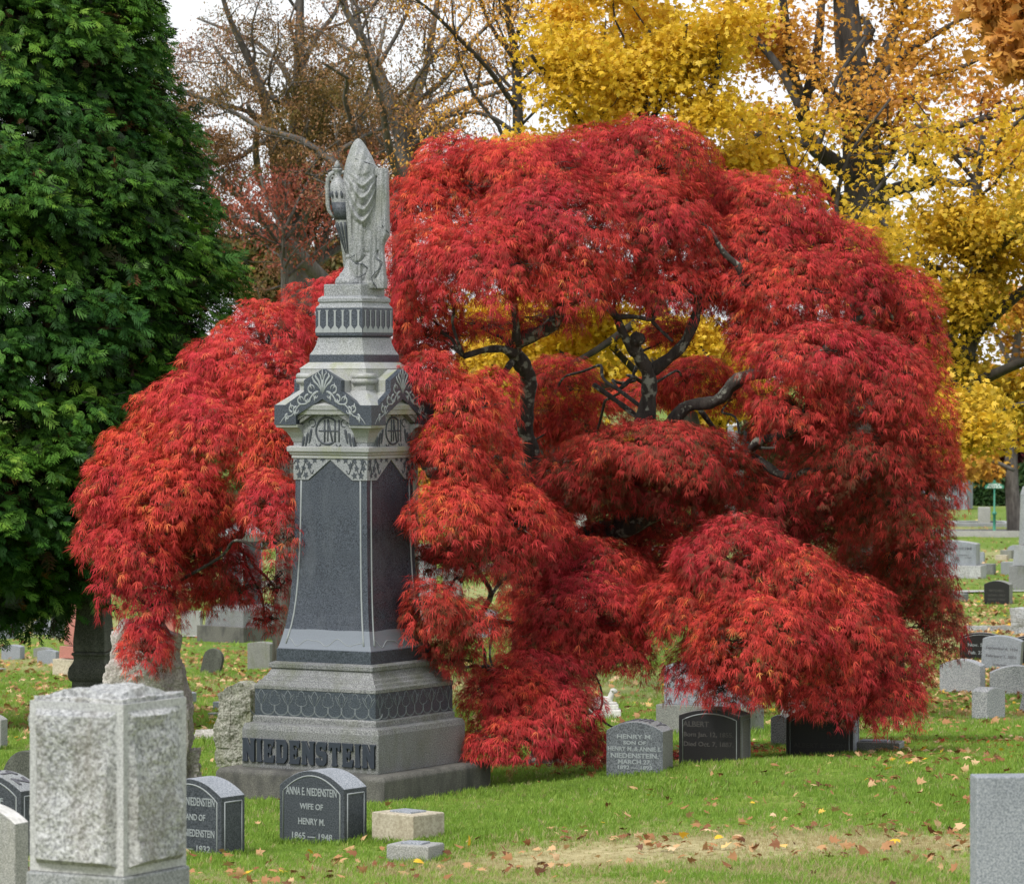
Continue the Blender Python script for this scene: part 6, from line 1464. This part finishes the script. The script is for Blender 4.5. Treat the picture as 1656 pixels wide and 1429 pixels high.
# ------------------------------------------------------------------ grass and fallen leaves
GRASS = leafmat("grass_blades", [(0, (0.09, 0.145, 0.016)), (.45, (0.20, 0.335, 0.045)), (.7, (0.31, 0.44, 0.075)), (.78, (0.46, 0.45, 0.15)), (.8, (0.36, 0.30, 0.14)), (1, (0.50, 0.43, 0.24))], trans=.4)
def visible_points(n, d0, d1, margin=1.3, power=1.0):
    """scatter over the ground in a wedge wider than the view, thinning with distance"""
    u = RNG.random(n); e = 1.0 - power
    d = d0 * (d1 / d0) ** u if abs(e) < 1e-6 else (d0 ** e + u * (d1 ** e - d0 ** e)) ** (1 / e)
    x = RNG.uniform(-1, 1, n) * (d * .1255 * margin + .4)
    return x, d
def grass():
    T = []
    for s in range(5):
        rr = random.Random(90 + s); V = []; Fc = []
        for b in range(7):
            a = rr.uniform(0, 6.28); l = rr.uniform(.5, 1.1); wv = rr.uniform(.035, .06); ln = rr.uniform(.05, .55); ox, oz = rr.uniform(-.5, .5), rr.uniform(-.5, .5)
            c, s_ = math.cos(a), math.sin(a); k = len(V)
            V += [(ox - wv * s_, 0, oz + wv * c), (ox + wv * s_, 0, oz - wv * c), (ox + c * ln * .4 * l + wv * .7 * s_, l * .6, oz + s_ * ln * .4 * l - wv * .7 * c), (ox + c * ln * l, l, oz + s_ * ln * l)]
            Fc.append([k, k + 1, k + 2, k + 3])
        T.append((V, Fc))
    P3 = []; SZ = []; RN = []
    for (n, d0, d1, s0, s1, pw) in ((134000, 21, 42, .026, .054, 1.6), (70000, 42, 90, .045, .08, 1.2), (14000, 90, 190, .07, .11, 1.0)):
        x, d = visible_points(n, d0, d1, power=pw); z = H(x, d)
        dry = dryness(x, d); so_ = soil(x, d)
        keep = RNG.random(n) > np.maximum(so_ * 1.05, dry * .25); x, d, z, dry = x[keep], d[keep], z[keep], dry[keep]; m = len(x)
        sz = RNG.uniform(s0, s1, m) * (1 - .45 * dry) * (1 + .35 * np.sin(x * 2.3 + d) * np.sin(d * 1.7))
        patch = .5 + .5 * np.sin(x * .9 + 1.7 * np.sin(d * .4)) * np.sin(d * .75 + x)
        r = np.clip(RNG.normal(.40 + .16 * patch, .13, m), 0, .77); isdry = RNG.random(m) < (dry * .95 + .04); r[isdry] = RNG.uniform(.8, 1, isdry.sum())
        P3.append(np.stack([x, d, z - .004], -1)); SZ.append(sz); RN.append(r)
    for (sx, sy, sw, st_, sa) in STONES:
        if sy > 62: continue
        n = int(110 * (sw + st_) * 2); e = RNG.integers(0, 4, n); t = RNG.uniform(-.5, .5, n); o_ = RNG.uniform(.005, .05, n)
        lx = np.where(e == 0, t * sw, np.where(e == 1, t * sw, np.where(e == 2, sw / 2 + o_, -sw / 2 - o_))); ly = np.where(e == 0, -st_ / 2 - o_, np.where(e == 1, st_ / 2 + o_, t * st_))
        x = sx + lx * math.cos(sa) - ly * math.sin(sa); d = sy + lx * math.sin(sa) + ly * math.cos(sa)
        P3.append(np.stack([x, d, H(x, d)], -1)); SZ.append(RNG.uniform(.025, .06, n)); RN.append(np.clip(RNG.normal(.35, .15, n), 0, .77))
    P3 = np.concatenate(P3); SZ = np.concatenate(SZ); RN = np.concatenate(RN); n = len(P3)
    a = RNG.uniform(0, 6.28, n); nr = np.stack([np.cos(a), np.sin(a), np.zeros(n)], -1)
    ax = unit(np.array([0, 0, 1.0]) + RNG.normal(0, .16, (n, 3)))
    o = scatter_many("grass", T, P3, ax, nr, SZ, RN, GRASS); tag(o, "green lawn grass between the stones, straw-coloured in the foreground strip", "grass", kind="stuff")
grass()
LITTER = leafmat("fallen_leaf_litter", [(0, (0.09, 0.035, 0.018)), (.3, (0.24, 0.10, 0.045)), (.55, (0.42, 0.22, 0.10)), (.8, (0.58, 0.38, 0.20)), (.93, (0.70, 0.50, 0.32)), (1, (0.72, 0.44, 0.04))], trans=.15)
def litter():
    T = []
    for s in range(5):
        rr = random.Random(s); cu = rr.uniform(.1, .3) * (1 if s % 2 else -1)
        V, Fc = maple_leaf(0); V = [(x, y - .5, cu * (x * x * 2 + (y - .5) ** 2 * rr.uniform(.5, 1.6)) + rr.uniform(-.04, .04)) for x, y, z in V]; T.append((V, Fc))
    P3 = []; SZ = []
    def clumps(n, k, d0, d1, sp, pw, sel=None):
        cx, cd = visible_points(n, d0, d1, power=pw)
        if sel is not None: m = RNG.random(n) < sel(cx, cd); cx, cd = cx[m], cd[m]
        kk = RNG.poisson(k, len(cx)) + 1; x = np.repeat(cx, kk); d = np.repeat(cd, kk); s_ = np.repeat(RNG.uniform(.3, 1.6, len(cx)) * sp, kk)
        x = x + RNG.normal(0, 1, len(x)) * s_; d = d + RNG.normal(0, 1, len(x)) * s_ * 1.6
        return x, d
    rightish = lambda x, d: np.clip((x / d * F + 828 - 500) / 1000, .25, 1)
    for (n, k, d0, d1, sp, pw, sel) in ((520, 1.8, 22.5, 44, .25, 1.2, rightish), (110, 3.5, 24, 26.6, .35, 1.0, None), (150, 5, 29, 34.5, .3, 1.0, lambda x, d: (x > 2.6) * 1.0), (700, 8, 44, 130, .7, 1.1, None), (300, 24, 52, 96, 1.1, 1.0, lambda x, d: np.where(np.abs(x / d * F) > 350, 1, .25)),
                                         (330, 45, 62, 90, 1.0, 1.0, lambda x, d: (x / d * F + 828 > 1480) * 1.0), (160, 12, 100, 190, 1.6, 1.0, None)):
        x, d = clumps(n, k, d0, d1, sp, pw, sel); P3.append(np.stack([x, d, H(x, d) + RNG.uniform(.012, .05, len(x))], -1)); SZ.append(RNG.uniform(.035, .075, len(x)) * (1 + .55 * (d > 45)))
    P3 = np.concatenate(P3); SZ = np.concatenate(SZ); n = len(P3)
    a = RNG.uniform(0, 6.28, n); ax = unit(np.stack([np.cos(a), np.sin(a), RNG.normal(0, .35, n)], -1)); nr = unit(np.array([0, 0, 1.0]) + RNG.normal(0, .55, (n, 3)))
    o = scatter_many("fallen_leaves", T, P3, ax, nr, SZ, np.clip(RNG.normal(.52, .26, n), 0, 1), LITTER)
    tag(o, "brown, tan and orange fallen leaves strewn over the lawn", "leaves", kind="stuff"); print("litter", n)
    # red leaflets dropped under the red tree
    n = 2500; x = RNG.normal(.9, 1.6, n); d = RNG.normal(36.3, 1.0, n); a = RNG.uniform(0, 6.28, n)
    o = scatter_many("fallen_red_leaves", [fan(6, 1.1, .06, 3, .05)], np.stack([x, d, H(x, d) + .015], -1), unit(np.stack([np.cos(a), np.sin(a), RNG.normal(0, .2, n)], -1)), unit(np.array([0, 0, 1.0]) + RNG.normal(0, .3, (n, 3))), RNG.uniform(.06, .1, n), RNG.uniform(0, .5, n), REDM)
    tag(o, "dark red leaflets dropped on the bare soil under the red tree", "leaves", kind="stuff")
litter()
